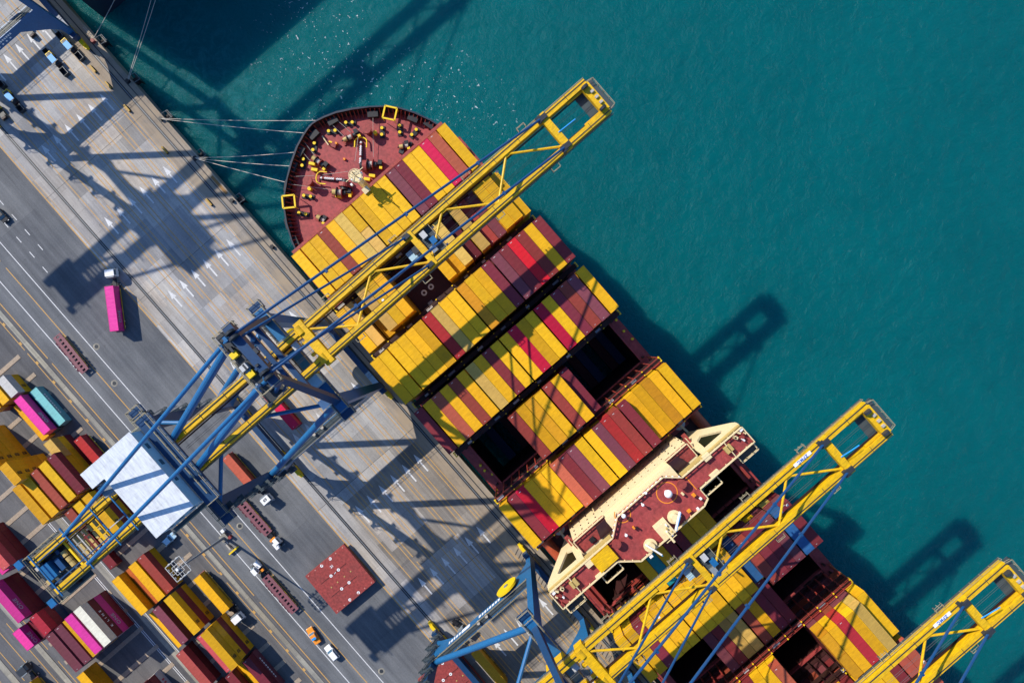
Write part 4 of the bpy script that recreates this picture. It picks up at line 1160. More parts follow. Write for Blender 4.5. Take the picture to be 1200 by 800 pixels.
# roller platforms on the bulwark
for (px, py) in ((456.8,132.6),(338.3,236.3)):
    u, v = at(px, py, 19.2); ang = math.atan2(v-VS, u+50)
    o = SB()
    c0 = Vector((u, v, 19.2)); ax = Vector((math.cos(ang), math.sin(ang), 0)); ay = Vector((-ax.y, ax.x, 0))
    P4 = [c0+ax*a_+ay*b_ for a_, b_ in ((-1.5,-1.5),(1.5,-1.5),(1.5,1.5),(-1.5,1.5))]
    for i in range(4): o.bar(P4[i], P4[(i+1)%4], .38, .3)
    for p in P4: o.bar(p, p-Vector((0,0,2.4)), .14, .14)
    o.build('pilot_platform_frame', M['bright_yellow'], ship)
# lines from the winches up to the fairleads
def line(p, q, z0, z1, r=.05):
    SB().tube(at3(*p, z0), at3(*q, z1), r, 5).build('deck_line', M['rope'], ship)
for p, q in (((386,143),(404,161)),((394,140),(411,155)),((357,167),(373,188)),((353,176),(367,193)),((437,134),(437.5,184)),((341,216),(393,223)),((341,207),(368,206)),((416,189),(421,150)),((408,201),(378,205))):
    line(p, q, 17.6, FZ+.9)
# foremast ahead of the first bay
fm = SB().tube((-49.3, VS, FZ), (-49.3, VS, 36.5), 1.0, 16, 0, .75).build('foremast', M['cream'], ship)
SB().tube((-49.3, VS, 36.5), (-49.3, VS, 37.2), 1.0, 20, 0, 1.45).tube((-49.3, VS, 37.2), (-49.3, VS, 37.35), 1.45, 20).build('mast_platform', M['cream'], fm)
SB().rail([(-49.3+1.4*math.cos(t), VS+1.4*math.sin(t), 37.35) for t in [2*math.pi*i/14 for i in range(15)]], 1.0, .04, 2).build('mast_rail', M['cream'], fm)
SB().bar((-48.6, VS, 19), (-46.9, VS-.4, 33.6), 1.3, 1.5).build('mast_ladder_trunk', M['cream'], fm)
SB().bar((-49.3, VS-2.4, 38.7), (-49.3, VS+2.4, 38.7), .14, .14).tube((-49.3, VS, 37.3), (-49.3, VS, 41.2), .13, 6).build('mast_yard', M['cream'], fm)
for dv, du in ((-1.2,.3), (1.3,.5), (.3,1.3), (-1.9,1.0)): SB().cbox((-49.3+du, VS+dv, 37.9), (.45,.45,.7)).build('mast_lamp', M['white'], fm)

# ---------------------------------------------------------------- bridge
M['window_brown'] = paint('window_brown', (.035,.014,.015), .3, .2, 1.0)
BR = SB()
BR.box(42.0, 52.0, VS-8.0, VS+10.0, DZ, 40.6)             # centre block
BR.box(41.5, 51.6, VS-16.5, VS-8.02, DZ, 36.8).box(41.5, 51.6, VS+10.02, VS+16.0, DZ, 36.8)
br = BR.build('bridge_house', M['cream'], ship)
k = SB()
k.box(41.4, 41.98, VS-8.0, VS+10.0, DZ, 36.9)
k.build('front_bulkhead', M['cream'], br)
k = SB()
for lv in range(6):
    for i in range(17):
        v = VS-15.5+i*1.95
        k.box(41.36, 41.41 if -8 < v-VS < 10 else 41.51, v-.15, v+.15, 20.6+2.75*lv, 21.0+2.75*lv)
k.build('front_window_pane', M['window_brown'], br)
# side decks at z 36.8 with cream rails, then the dark slanted windows of the wheelhouse
for s, v0, v1 in ((-1, VS-16.5, VS-8.0), (1, VS+10.0, VS+16.0)):
    SB().box(41.4, 45.0, v0, v1, 36.82, 36.95).build('side_deck', M['hatch_red'], br)
    SB().rail([(41.45, v0, 36.95), (41.45, v1, 36.95)], 1.0, .09, 1.5).rail([(41.45, v0 if s < 0 else v1, 36.95), (45, v0 if s < 0 else v1, 36.95)], 1.0, .09, 1.5).build('side_deck_rail', M['cream'], br)
    w = v0 if s < 0 else v1
    SB().box(41.6, 45.6, w-.9 if s < 0 else w, w if s < 0 else w+.9, 33.6, 33.72).build('side_deck', M['hatch_red'], br)
    SB().rail([(41.6, w+s*.9, 33.7), (45.6, w+s*.9, 33.7)], 1.0, .08, 1.5).build('side_deck_rail', M['cream'], br)
    SB().box(41.6, 46.0, w-2.0 if s < 0 else w+.95, w-.95 if s < 0 else w+2.0, 30.0, 30.12).build('side_deck', M['hatch_red'], br)
    e = VS-8 if s < 0 else VS+10
    a = [(42.05, e), (42.05, e+s*2.6), (44.8, e+s*3.6), (44.8, e)]
    SB().prism(a, 36.96, 38.2).build('wheelhouse_window', M['window_brown'], br)
    SB().box(43.4, 44.4, w-s*3.4-.6, w-s*3.4+.6, 36.96, 37.6).build('stair_hatch', M['black'], br)
# monkey island and wings
top = [(42.3,-7.6),(42.3,5.2),(45.0,8.2),(45.2,24.6),(49.3,24.6),(49.3,9.4),(51.9,9.4),(52.6,7.8),(52.6,-9.8),(49.4,-13.6),(49.4,-28.8),(45.0,-28.8),(45.0,-11.2)]
SB().prism(top, 40.62, 41.0).build('bridge_deck', M['deck_red'], br)
k = SB()
k.rail([(u, v, 41.0) for u, v in top+top[:1]], 1.05, .10, 1.8)
k.build('bridge_rail', M['cream'], br)
k = SB()
for a, b in (((42.3,-7.6),(42.3,5.2)), ((42.3,5.2),(45,8.2)), ((42.3,-7.6),(45,-11.2))):
    L = math.dist(a, b); n = max(2, int(L/1.1))
    for i in range(n):
        t = (i+.5)/n; k.cbox((a[0]+(b[0]-a[0])*t-.02, a[1]+(b[1]-a[1])*t, 41.75), (.3, .55, .3))
k.build('window_wiper_frame', M['white'], br)
# fascia of the wings
for v0, v1 in ((-28.8,-11.3),(8.3,24.6)):
    SB().box(44.7, 44.99, v0, v1, 39.5, 41.3).build('wing_fascia', M['cream_tan'], br)
# flared wing brackets with an oval opening
for s in (-1, 1):
    vo = VS+s*26.6
    def r_(v, z): return (VS+s*v, z)
    k = SB()
    k.plate([r_(16.6,40.5), r_(16.8,22.5), r_(19.7,22.5), r_(20.1,30.8), r_(18.7,32.2), r_(18.2,39.0), r_(18.2,40.5)], 44.2, 44.68)
    k.plate([r_(19.7,22.49), r_(26.2,38.6), r_(26.6,40.5), r_(18.21,40.5), r_(18.21,39.3), r_(22.9,39.3), r_(23.5,38.2), r_(20.11,30.8)], 44.2, 44.68)
    k.build('wing_bracket', M['cream'], br)
    SB().plate([r_(19.6,22.6), r_(26.1,38.6), r_(25.8,38.75), r_(19.3,22.75)], 44.7, 48.6).build('wing_web', M['cream_tan'], br)
    SB().bar((44.6, vo, 39.5), (49.0, vo, 39.5), .3, 2.2).build('wing_end', M['cream'], br)
    # platform hanging aft of the wing tip, lamps and boxes on the tip
    SB().box(49.4, 52.0, vo-s*4.4 if s > 0 else vo, vo if s > 0 else vo-s*4.4, 38.4, 38.52).build('wing_grating', M['grate'], br)
    a, b = sorted((vo, vo-s*4.4))
    SB().rail([(49.4,a,38.5),(52,a,38.5),(52,b,38.5),(49.4,b,38.5)], 1.0, .12, 1.5).build('wing_rail', M['cream'], br)
    rq = random.Random(7)
    for i in range(9):
        u = rq.uniform(45.4, 48.8); v = vo-s*rq.uniform(.2, 3.6)
        SB().cbox((u, v, 41.0+.5), (rq.uniform(.3,.8), rq.uniform(.3,.8), 1.0), 0, rq.random()).build('wing_console', M[('hatch_red','cream','white','cream')[i % 4]], br)
    SB().bar((45.1, vo-s*5.0, 41.9), (49.2, vo-s*5.0, 41.9), .16, .5).build('wing_screen', M['cream'], br)
    SB().cbox((46.9, vo-s*5.1, 41.6), (1.5,1.7,1.1)).build('wing_cabin', M['cream_tan'], br)
    # open stair well platform aft of the wing root
    q = 9.4 if s > 0 else -13.8
    a, b = sorted((q, q+s*4.6))
    SB().rail([(49.4,a,39.5),(51.9,a,39.5),(51.9,b,39.5),(49.4,b,39.5)], 1.0, .12, 1.5).build('aft_stair_rail', M['cream'], br)
    SB().box(49.6, 51.7, a, b, 33.0, 33.1).build('aft_grating', M['grate'], br)
    SB().bar((50.6,a+.4,39.4), (50.6,b-.4,33.2), 1.0, .15).build('aft_stair', M['grate'], br)
# things on the roof
def bz(px, py, z=41.0): return at3(px, py, z)
def roof_ring(px, py, r, a0=0, a1=360):
    c = bz(px, py); k = SB(); n = 40
    for i in range(n):
        t0, t1 = R(a0+(a1-a0)*i/n), R(a0+(a1-a0)*(i+1)/n)
        k.quad(*[(c.x+q*math.cos(t), c.y+q*math.sin(t), 41.012) for q, t in ((r-.10,t0),(r+.10,t0),(r+.10,t1),(r-.10,t1))])
    k.build('painted_circle_marking', M['orange'], br)
roof_ring(781.5, 577, 2.2); roof_ring(729.5, 602.5, 1.7, -150, 120)
for (px, py, r, h, nm) in ((783.3,578.5,.85,2.0,'radar_dome'), (731,604.5,.48,1.5,'radar_dome'), (757,577.5,.3,1.0,'radar_dome'), (734,627,.34,1.0,'radar_dome'), (753.5,591.5,.32,1.6,'radar_dome')):
    c = bz(px, py, 41+h)
    o = SB().tube((c.x,c.y,41), (c.x,c.y,41+h-r*.6), r*.45, 10).build('dome_pedestal', M['white'], br)
    SB().ball((c.x,c.y,41+h), r, 18, 12).build(nm, M['dome'], br)
for (px, py) in ((799,567),(722.5,637)):
    c = bz(px, py, 42.5)
    SB().tube((c.x,c.y,41), (c.x,c.y,42.3), .75, 16).tube((c.x,c.y,42.3), (c.x,c.y,42.7), 1.0, 18).build('roof_vent', M['hatch_red'], br)
for (px, py, an) in ((763,640,R(17)), (791,606.5,R(-54))):
    c = bz(px, py, 43.0)
    o = SB().tube((c.x,c.y,41), (c.x,c.y,43.4), 1.05, 18, 0, .8).tube((c.x,c.y,42.2), (c.x,c.y,42.3), 1.45, 20).build('radar_mast', M['cream'], br)
    d = Vector((math.cos(an), math.sin(an), 0))
    SB().bar(c+Vector((.5,0,.9))-d*2.0, c+Vector((.5,0,.9))+d*2.0, .34, .4).build('radar_scanner', M['white'], br)
    SB().bar(c+Vector((.78,0,.9))-d*2.0, c+Vector((.78,0,.9))+d*2.0, .16, .36).build('radar_scanner', M['canopy_blue'], br)
c = bz(780, 622, 43)
SB().cbox((c.x-.3,c.y,42.4), (3.2,3.0,2.8)).build('signal_mast_house', M['cream'], br)
SB().tube((c.x,c.y,43.8), (c.x,c.y,50.0), .25, 10).bar((c.x,c.y-2,46.5), (c.x,c.y+2,46.5), .15, .15).bar((c.x,c.y-1.3,48.2), (c.x,c.y+1.3,48.2), .12, .12).build('signal_mast', M['cream'], br)
for i in range(5): SB().cbox((c.x-1.3+.6*i, c.y+.9-.4*(i % 3), 44.1), (.3,.3,.6)).build('mast_lamp', M['cream_tan' if i % 2 else 'white'], br)
c = bz(716, 649.5, 41.6)
SB().box(45.4, 48.9, -17.7, -12.9, 41.02, 42.2).build('yellow_cover', M['crane_yellow'], br)
for (px, py, dx, dy, m) in ((690,658.5,1.3,1.6,'cream'), (827,534.5,1.3,1.7,'cream'), (703,672,.7,2.2,'cream'), (836,554,.7,2.2,'cream'), (742,617,.4,.4,'orange'), (799,577.5,.45,.45,'cream'), (812,579,.5,.7,'orange'), (806.5,597.5,.4,.8,'orange'), (820,583,.3,.5,'white'), (817,595,.3,.5,'white'), (762,650,.5,.8,'white'), (746,617,.3,.3,'black')):
    c = bz(px, py)
    SB().cbox((c.x,c.y,41.55), (dx,dy,1.05)).build('roof_box', M[m], br)
SB().bar((45.2,8.9,41.02), (49.2,8.9,41.02), .2, .03).build('deck_marking', M['orange'], br)
M['tank_orange'] = paint('tank_orange', (.50,.09,.03), .5, .6, .7, dirt=(.16,.05,.03), rust=.6)
# lifeboat-coloured tanks and mooring gear at the sides ahead of the bridge
for (p, q) in (((841,512),(833,500)), ((649,646),(661,660))):
    a, b = at3(*p, DZ+1.6), at3(*q, DZ+1.6)
for v, s in ((VS-24.2, -1), (VS+24.2, 1)):
    SB().tube((41.2, v, DZ+1.8), (49.5, v, DZ+1.8), 1.25, 18).build('side_tank', M['tank_orange'], ship)
    o = SB().tube((42.2, v-s*4.6, DZ), (42.2, v-s*4.6, DZ+3.2), .9, 16).build('deck_crane_post', M['cream_tan'], ship)
    SB().ring((42.2, v-s*4.6, DZ+3.3), .8, 1.5, 20).build('hose_reel', M['light_steel'], o)
    SB().bar((42.2, v-s*4.6, DZ+3.6), (46.5, v-s*4.2, DZ+4.4), .5, .5).build('crane_arm', M['cream'], o)
    SB().box(40.6, 44.6, v-s*8.8 if s > 0 else v-s*2.2, v-s*2.2 if s > 0 else v-s*8.8, DZ+.01, DZ+.12).build('side_plate', M['hatch_red'], ship)
    for q in (0, 1.3): SB().bar((52.5, v-q*s, 17.5), (64, v-q*s, 17.5), .7, 1.6).build('side_girder', M['frame_red'], ship)

# the stern of the neighbouring ship, just beyond the view; its shadow lies on the water
nb_ = thing('container_ship', 'dark hull and stacked deck of the neighbouring ship beyond the top edge', 'ship', (-200, -3, WZ))
MB().box(-150, 55.8, -23.9, 26, -6, 20).build('hull', M['hull_black'], nb_)
MB().box(-150, 55.7, -23.8, 25.9, 20.02, 20.3).build('deck', M['deck_dark'], nb_)
MB().box(-140, 54.5, -23.5, 25.5, 20.31, 31).build('deck_cargo', CM['M'], nb_)
# ================================================================== vehicles and yard furniture
def heading(p, q):
    a, b = at(*p, 0), at(*q, 0)
    return math.atan2(b[1]-a[1], b[0]-a[0])
def wheels(parent, xs, half, r=.5, w=.3):
    for x in xs:
        for s in (-1, 1):
            o = MB().tube((x, s*half-w/2, r), (x, s*half+w/2, r), r, 14).build('wheel', M['rubber'], parent)
            MB().tube((x, s*half+s*w*.5-.02, r), (x, s*half+s*w*.5+.02, r), r*.5, 10).build('rim', M['light_steel'], o)
def cab_shape(parent, x0, x1, w, z0, z1, mat, name='cab'):
    """a cab with raked windscreen, glass set into it; front is +X"""
    L = x1-x0; h = w/2
    k = MB()
    pr = [(x0,z0),(x1,z0),(x1,z0+(z1-z0)*.45),(x1-.35,z1),(x0+.05,z1)]
    n = len(pr)
    k.add([(x,-h,z) for x,z in pr]+[(x,h,z) for x,z in pr], [tuple(range(n)), tuple(range(n,2*n))[::-1]]+[(i,n+i,n+(i+1)%n,(i+1)%n) for i in range(n)])
    c = k.build(name, mat, parent)
    a = Vector((x1+.012, 0, z0+(z1-z0)*.48)); b = Vector((x1-.33, 0, z1-.06))
    g = MB().quad((a.x,-h+.12,a.z),(a.x,h-.12,a.z),(b.x,h-.16,b.z),(b.x,-h+.16,b.z)); g.build('windscreen_glass', M['glass'], c)
    for s in (-1, 1):
        g = MB().quad((x0+.35,s*(h+.012),z0+(z1-z0)*.52),(x1-.35,s*(h+.012),z0+(z1-z0)*.52),(x1-.55,s*(h+.012),z1-.15),(x0+.35,s*(h+.012),z1-.15))
        g.build('side_glass', M['glass'], c)
        MB().cbox((x1-.1, s*(h+.28), z0+(z1-z0)*.65), (.12,.3,.45)).build('mirror', M['black'], c)
    return c
def chassis_train(parent, x0, x1, mat):
    """skeletal cart: rails, rungs with gaps between, raised guides along the edges"""
    k = MB()
    for s in (-1, 1): k.box(x0, x1, min(s*.42,s*1.22), max(s*.42,s*1.22), 1.1, 1.32)
    n = 11; st = (x1-x0)/n
    for i in range(n+1): k.box(max(x0, x0+i*st-.28), min(x1, x0+i*st+.28), -.42, .42, 1.08, 1.30)
    o = k.build('cart_frame', mat, parent)
    g = MB()
    for i in (1, 2, 3, 4, 6, 7, 8, 9):
        for s in (-1, 1):
            g.add([(x0+i*st-.35,s*1.22,1.3),(x0+i*st+.75,s*1.22,1.3),(x0+i*st+.6,s*1.48,1.62),(x0+i*st-.2,s*1.48,1.62)], [(0,1,2,3)])
    g.build('guide_rim', mat, o)
    g = MB()
    for s in (-1, 1): g.box(x0+.8, x1-.8, s*1.27-.05, s*1.27+.05, .95, 1.09)
    g.build('edge_trim', M['bright_yellow'], o)
    MB().box(x0+.6, x1-.6, -.3, .3, .72, .82).build('spine', M['black'], o)
    wheels(o, (x0+1.5, x0+2.9), .98)
    for s in (-1, 1): MB().box(x1-3.2, x1-2.9, s*.7-.1, s*.7+.1, .0, 1.08).build('landing_leg', M['dark_steel'], o)
    return o
def tractor(parent, x0, cabmat=None, style=0):
    """yard tractor, rear axle at x0, nose towards +X"""
    k = MB().box(x0-1.0, x0+4.4, -.45, .45, .65, 1.0).box(x0-.4, x0+.8, -.55, .55, 1.0, 1.22)
    k.build('chassis', M['black'], parent)
    cm = cabmat or M['white']
    if style == 0:
        cab_shape(parent, x0+2.1, x0+4.3, 2.45, .75, 3.0, cm)
        MB().box(x0+1.75, x0+2.05, -1.0, 1.0, 1.0, 2.9).build('air_tank', M['grey_steel'], parent)
    else:           # half-width cab beside an engine hood
        c = cab_shape(parent, x0+1.5, x0+3.6, 1.15, .75, 2.9, cm)
        c.location.y = .62
        MB().box(x0+2.3, x0+4.3, -1.2, .0, .7, 1.65).build('engine_hood', cm, parent)
        MB().box(x0+1.0, x0+1.7, -1.1, .6, .9, 1.5).build('fuel_tank', M['orange'], parent)
    MB().box(x0+4.3, x0+4.5, -1.2, 1.2, .45, .85).build('bumper', M['grey_steel'], parent)
    for s in (-1, 1): MB().cbox((x0+4.52, s*.95, .72), (.06,.3,.2)).build('headlight', M['white'], parent)
    wheels(parent, (x0, x0+3.4), .98)
def truck(tail, nose, label, style=0, cab=True, train=True, cab_mat=None, L=12.6):
    """tail and nose: photo points of the cart's tail and front end"""
    a = at3(*tail, 1.3); h = math.atan2(at3(*nose, 1.3).y-a.y, at3(*nose, 1.3).x-a.x)
    t = thing('terminal_truck' if cab else 'chassis_trailer', label, 'truck' if cab else 'trailer', (a.x, a.y, 0), h, 'terminal trucks and trailers')
    chassis_train(t, 0, L, M['cart'])
    if cab: tractor(t, L-.4+.9, cab_mat, style)
    return t
def load(t, col, label, x=.25, text=None):
    """a 40-foot box set down on a cart"""
    h = t.rotation_euler.z
    o = container(col, t.location.x+math.cos(h)*(x+L40/2), t.location.y+math.sin(h)*(x+L40/2), 1.34, L40, label, 'containers riding on trailers', h)
    return o
# pink box: tail at the lower end, cab up the picture
t = truck((141,389), (134,334), 'white terminal truck turning with a long pink container')
o = load(t, 'P', 'pink container riding on the truck that turns onto the quay'); lettering('ONE', 1.5, M['letter_grey'], o, (-2.2, -CW/2-.012, 1.3), (R(90), 0, 0), spacing=1.15)
truck((100,435), (63,389), 'long empty maroon skeleton trailer parked alone without a tractor', cab=False)
t = truck((268,532), (303,572), 'terminal truck with number on white cab roof, half under the blue leg')
load(t, 'S', 'salmon red container on the truck crossing under the blue crane leg')
for w in t.children:
    if w.name.startswith('cab'): lettering('69', 1.1, M['letter_black'], w, (t.children[0].location.x+12.6+.5+3.0, 0, 3.03), (0, 0, R(90)), thick=.01)
truck((279,585), (322,633), 'empty maroon trailer behind a white tractor with orange tank', style=1)
truck((346,716), (304,668), 'empty maroon trailer behind a bonneted white tractor facing the mast light', style=1)
t = truck((235,671), (268,709), 'truck with white cab waiting in the yard lane under a yellow box', L=12.4)
load(t, 'Y', 'yellow container on the truck in the yard lane beside the low mast')
t = truck((97,511), (132,551), 'trailer in the yard lane half hidden by the machinery house', cab=False)
load(t, 'R', 'bright red container on a lane trailer tucked against the white house roof')
t = truck((315,459), (351,500), 'trailer passing beneath the crane portal with a red box', cab=False)
load(t, 'H', 'crimson container passing under the first crane between its girders')
t = truck((75,836), (42,797), 'truck at the lower edge carrying a yellow box along the landward road', cab_mat=M['dark_steel'])
load(t, 'Y', 'yellow container on a truck at the lower edge of the landward road')
t = truck((556,757), (590,796), 'dark trailer standing in the shade under the second crane', cab=False, L=12.4)
load(t, 'y', 'ochre container in the shade under the second crane')
# cars
def car(p, q, label, mat, kind):
    a = at3(*p, .8); h = heading(p, q)
    t = thing('pickup' if kind == 'pickup' else 'car', label, 'pickup' if kind == 'pickup' else 'car', (a.x, a.y, 0), h)
    W = .92
    if kind == 'pickup':
        pr = [(-2.5,.45),(2.45,.45),(2.5,.8),(2.35,1.0),(1.05,1.12),(.45,1.72),(-.75,1.75),(-.9,1.1),(-2.5,1.08)]
    elif kind == 'estate':
        pr = [(-2.3,.4),(2.3,.4),(2.35,.75),(2.15,.98),(1.0,1.12),(.3,1.68),(-1.9,1.72),(-2.3,1.15)]
    else:
        pr = [(-2.1,.4),(2.1,.4),(2.15,.75),(1.95,.95),(1.0,1.05),(.35,1.5),(-1.2,1.5),(-1.9,1.05)]
    k = MB(); n = len(pr)
    def sq(x, z): return W if z < 1.15 else W*.86
    k.add([(x,-sq(x,z),z) for x,z in pr]+[(x,sq(x,z),z) for x,z in pr], [tuple(range(n)), tuple(range(n,2*n))[::-1]]+[(i,n+i,n+(i+1)%n,(i+1)%n) for i in range(n)])
    bo = k.build('body', mat, t)
    bv = bo.modifiers.new('soft', 'BEVEL'); bv.width = .09; bv.segments = 2; bv.limit_method = 'ANGLE'; bv.angle_limit = R(20)
    top = 1.74 if kind != 'small' else 1.5
    # windscreen, rear glass, side glass
    fi = [i for i, (x, z) in enumerate(pr) if z > 1.4][0]; ra = [i for i, (x, z) in enumerate(pr) if z > 1.4][-1]
    def glass(nm, p0, p1, w0, w1):
        d = Vector((p1[0]-p0[0], 0, p1[1]-p0[1])); nn = Vector((-d.z, 0, d.x)).normalized()
        if nn.z < 0: nn = -nn
        e = nn*.03
        a0 = Vector((p0[0],0,p0[1]))+d*.10+e; a1 = Vector((p0[0],0,p0[1]))+d*.92+e
        MB().quad((a0.x,-w0,a0.z),(a0.x,w0,a0.z),(a1.x,w1,a1.z),(a1.x,-w1,a1.z)).build(nm, M['glass'], bo)
    glass('windscreen_glass', pr[fi-1], pr[fi], W*.88, W*.78)
    glass('rear_glass', pr[(ra+1) % n], pr[ra], W*.85, W*.76)
    for s in (-1, 1):
        MB().quad((pr[ra][0]+.1,s*(W*.87+.02),1.58 if kind != 'small' else 1.38),(pr[fi][0]-.05,s*(W*.87+.02),1.58 if kind != 'small' else 1.38),(pr[fi-1][0]-.2,s*(W+.02),1.16),(pr[(ra+1)%n][0]+.15,s*(W+.02),1.16)).build('side_glass', M['glass'], bo)
        MB().cbox((pr[fi-1][0]-.25, s*(W+.12), 1.12), (.14,.22,.16)).build('mirror', mat, bo)
        MB().cbox((pr[2][0]-.06, s*.66, .82), (.12,.36,.15)).build('headlight', M['white'], bo)
        MB().cbox((pr[0][0]-.0, s*.7, .9), (.06,.25,.18)).build('tail_lamp', M['hatch_red'], bo)
    if kind == 'pickup':
        MB().box(-2.42, -.98, -.8, .8, 1.085, 1.10).build('load_bed', M['orange'], bo)
        MB().box(-.95, -.3, -.62, .62, 1.76, 1.80).build('roof_panel', M['canopy_blue'], bo)
    wheels(t, (-1.42, 1.42), W-.06, .34, .22)
    return t
car((367.5,744), (358.5,730), 'orange pickup with blue roof panel heading up the road lane', M['orange'], 'pickup')
car((389,764), (381,754.5), 'white estate car following the orange pickup', M['white'], 'estate')
car((198,632), (207,623), 'pale car parked in the shadow of the machinery house', M['house_blue'], 'small')
car((2,253), (10,262), 'dark car at the far edge of the dashed road', M['black'], 'small')
# work carts on the quay apron
def cart(p, q, label, canopy):
    a = at3(*p, .8); h = heading(q, p)
    t = thing('work_cart', label, 'work cart', (a.x, a.y, 0), h, 'work carts on the quay apron')
    MB().box(-2.3, 2.0, -.75, .75, .45, .8).build('body', M['dark_steel'], t)
    c = MB().box(1.0, 2.2, -.8, .8, .5, 1.7).build('cab', M['bright_yellow'], t)
    MB().box(1.3, 1.95, -.65, .65, 1.705, 1.76).build('roof_vent', M['dark_steel'], c)
    if canopy:
        MB().box(-1.3, .98, -.78, .78, 2.0, 2.08).build('canopy', M['canopy_blue'], t)
        for x in (-1.2, .85):
            for y in (-.7, .7): MB().bar((x,y,.8), (x,y,2.0), .07).build('canopy_post', M['black'], t)
    for x, m in ((-2.0,'lashing'), (-1.5,'dark_steel')): MB().box(x-.2, x+.25, -.6, .6, .8, 1.3).build('cargo_bin', M[m], t)
    wheels(t, (-1.5, 1.5), .72, .34, .2)
cart((33,36), (42,46), 'yellow work cart without canopy beside the lettered blue beam', False)
cart((82,55), (92,66), 'yellow work cart with blue canopy nearest the quay rail', True)
cart((64,70.5), (74,82), 'work cart with blue canopy between the two dark bins', True)
cart((14,115), (24,127), 'work cart with blue canopy inside the large crane shadow', True)
cart((1,132), (8,142), 'work cart without canopy, farthest landward in the crane shadow', False)
def bin_(p, label, w=1.9):
    a = at3(*p, .5)
    o = MB().box(-w/2, w/2, -.75, .75, 0, .12)
    for y in (-.75, .67): o.box(-w/2, w/2, y, y+.08, .12, 1.2)
    for x in (-w/2, w/2-.08): o.box(x, x+.08, -.67, .67, .12, 1.2)
    o = o.build('steel_bin', M['dark_steel'], loc=(a.x, a.y, 0), rz=0)
    MB().box(-w/2-.04, w/2+.04, -.8, -.72, 1.2, 1.28).box(-w/2-.04, w/2+.04, .72, .8, 1.2, 1.28).build('rim', M['grey_steel'], o)
    tag(o, label, 'bin', 'open steel bins on the apron')
bin_((71,42.5), 'open steel bin between the crane bogies and the carts'); bin_((56,62), 'open steel bin just ahead of the middle blue canopy cart')
bin_((94,67), 'open steel bin trailing the blue canopy cart by the rail', 2.3); bin_((76,85), 'open steel bin trailing the middle blue canopy cart', 2.3); bin_((25,128), 'open steel bin behind the shaded canopy cart'); bin_((3,100), 'open steel bin alone in crane shadow at the edge')
# tractor unit alone under the second crane
a = at3(541, 737, 1.3)
t = thing('terminal_tractor', 'dark tractor unit with white stripes waiting by the second crane rail', 'tractor', (a.x-1.2, a.y, 0), R(8), 'terminal trucks and trailers')
tractor(t, -1.2, M['dark_steel']); 
for q in (-.5, .4): MB().box(1.2, 2.4, q-.08, q+.08, 3.01, 3.03).build('roof_stripe_trim', M['white'], t)

# ------------------------------------------------------------------ hatch covers set down ashore
M['sock'] = paint('socket_pink', (.55,.22,.18), .6, .4, 1.0)
def ashore(pts, label, big=True):
    P4 = [at3(*p, 2.3) for p in pts]
    c = sum(P4, Vector())/4
    L = ((P4[0]-P4[1]).length+(P4[3]-P4[2]).length)/2; W = ((P4[1]-P4[2]).length+(P4[0]-P4[3]).length)/2
    d = P4[2]-P4[1]; h = math.atan2(d.y, d.x)
    t = thing('hatch_cover', label, 'hatch cover', (c.x, c.y, 0), h, 'hatch covers set down ashore')
    MB().box(-W/2, W/2, -L/2, L/2, 1.15, 2.3).build('cover_panel', M['hatch_red'], t)
    for x in (-W*.36, W*.36):
        for y in (-L*.4, L*.4): MB().box(x-.3, x+.3, y-.3, y+.3, 0, 1.15).build('support_leg', M['dark_steel'], t)
    for x in (-W*.17, W*.17):
        MB().box(x-.06, x+.06, -L*.36, L*.30, 2.301, 2.34).build('stiffener_groove', M['lashing'], t)
        for y in (-1.3, 1.3): MB().ring((x, y, 2.36), .16, .42, 16).build('lifting_ring', M['white'], t)
    for x in (-W*.45, W*.45):
        for y in (-1.5, 1.5): MB().ring((x, y, 2.36), .16, .42, 16).build('lifting_ring', M['white'], t)
        for i in range(6):
            y = -L*.44+i*L*.176
            MB().cbox((x*1.03, y, 2.33), (.35,.35,.1)).build('corner_socket', M['sock'], t)
    for y in (-3.2, -1.0, 1.4, 3.6): MB().cbox((.2, y, 2.34), (.34,.34,.08)).build('yellow_pad', M['cream_tan'], t)
    rq = random.Random(3)
    for i in range(5): MB().cbox((W/2-.3, -L*.4+i*.55*2, 1.0), (.4,.8,.5)).build('stowed_gear', M['frame_red'], t)
    return t
t = ashore(((357.5,676.5),(402,636.5),(439,681),(395.5,719)), 'square red hatch cover with white rings lying on the road')
lettering('21', .95, M['letter_white'], t, (-4.1, .5, 2.35), (0, 0, R(90)))
lettering('1', .95, M['letter_white'], t, (-2.2, .1, 2.35), (0, 0, R(200)))
ashore(((490,798),(533,759),(570,803),(527,841)), 'red hatch cover under the landside leg of the second crane')

# ------------------------------------------------------------------ high mast light
a = at(263.5, 629, 0)
t = thing('high_mast_light', 'tall lighting mast with square lamp ring standing on the road edge', 'lamp mast', (a[0], a[1], 0), 0)
MB().tube((0,0,0), (0,0,25.0), .42, 14, 0, .16).build('pole', M['grey_steel'], t)
MB().box(-1.0, 1.0, -1.0, 1.0, 0, .8).build('base_plinth', M['kerb_conc'], t)
k = MB()
for s in (-1, 1): k.bar((s*2.2,-2.2,24.6), (s*2.2,2.2,24.6), .16).bar((-2.2,s*2.2,24.6), (2.2,s*2.2,24.6), .16).bar((s*1.1,-1.1,24.6), (s*1.1,1.1,24.6), .12).bar((-1.1,s*1.1,24.6), (1.1,s*1.1,24.6), .12).bar((-2.2,s*.4,24.6), (2.2,s*.4,24.6), .09).bar((s*.4,-2.2,24.6), (s*.4,2.2,24.6), .09)
k.build('lamp_ring', M['light_steel'], t)
for i in range(4):
    for j in (-1.2, 0, 1.2):
        x, y = ((2.2,j),(-2.2,j),(j,2.2),(j,-2.2))[i]
        MB().cbox((x, y, 24.3), (.5,.5,.25)).build('lamp', M['light_steel'], t)
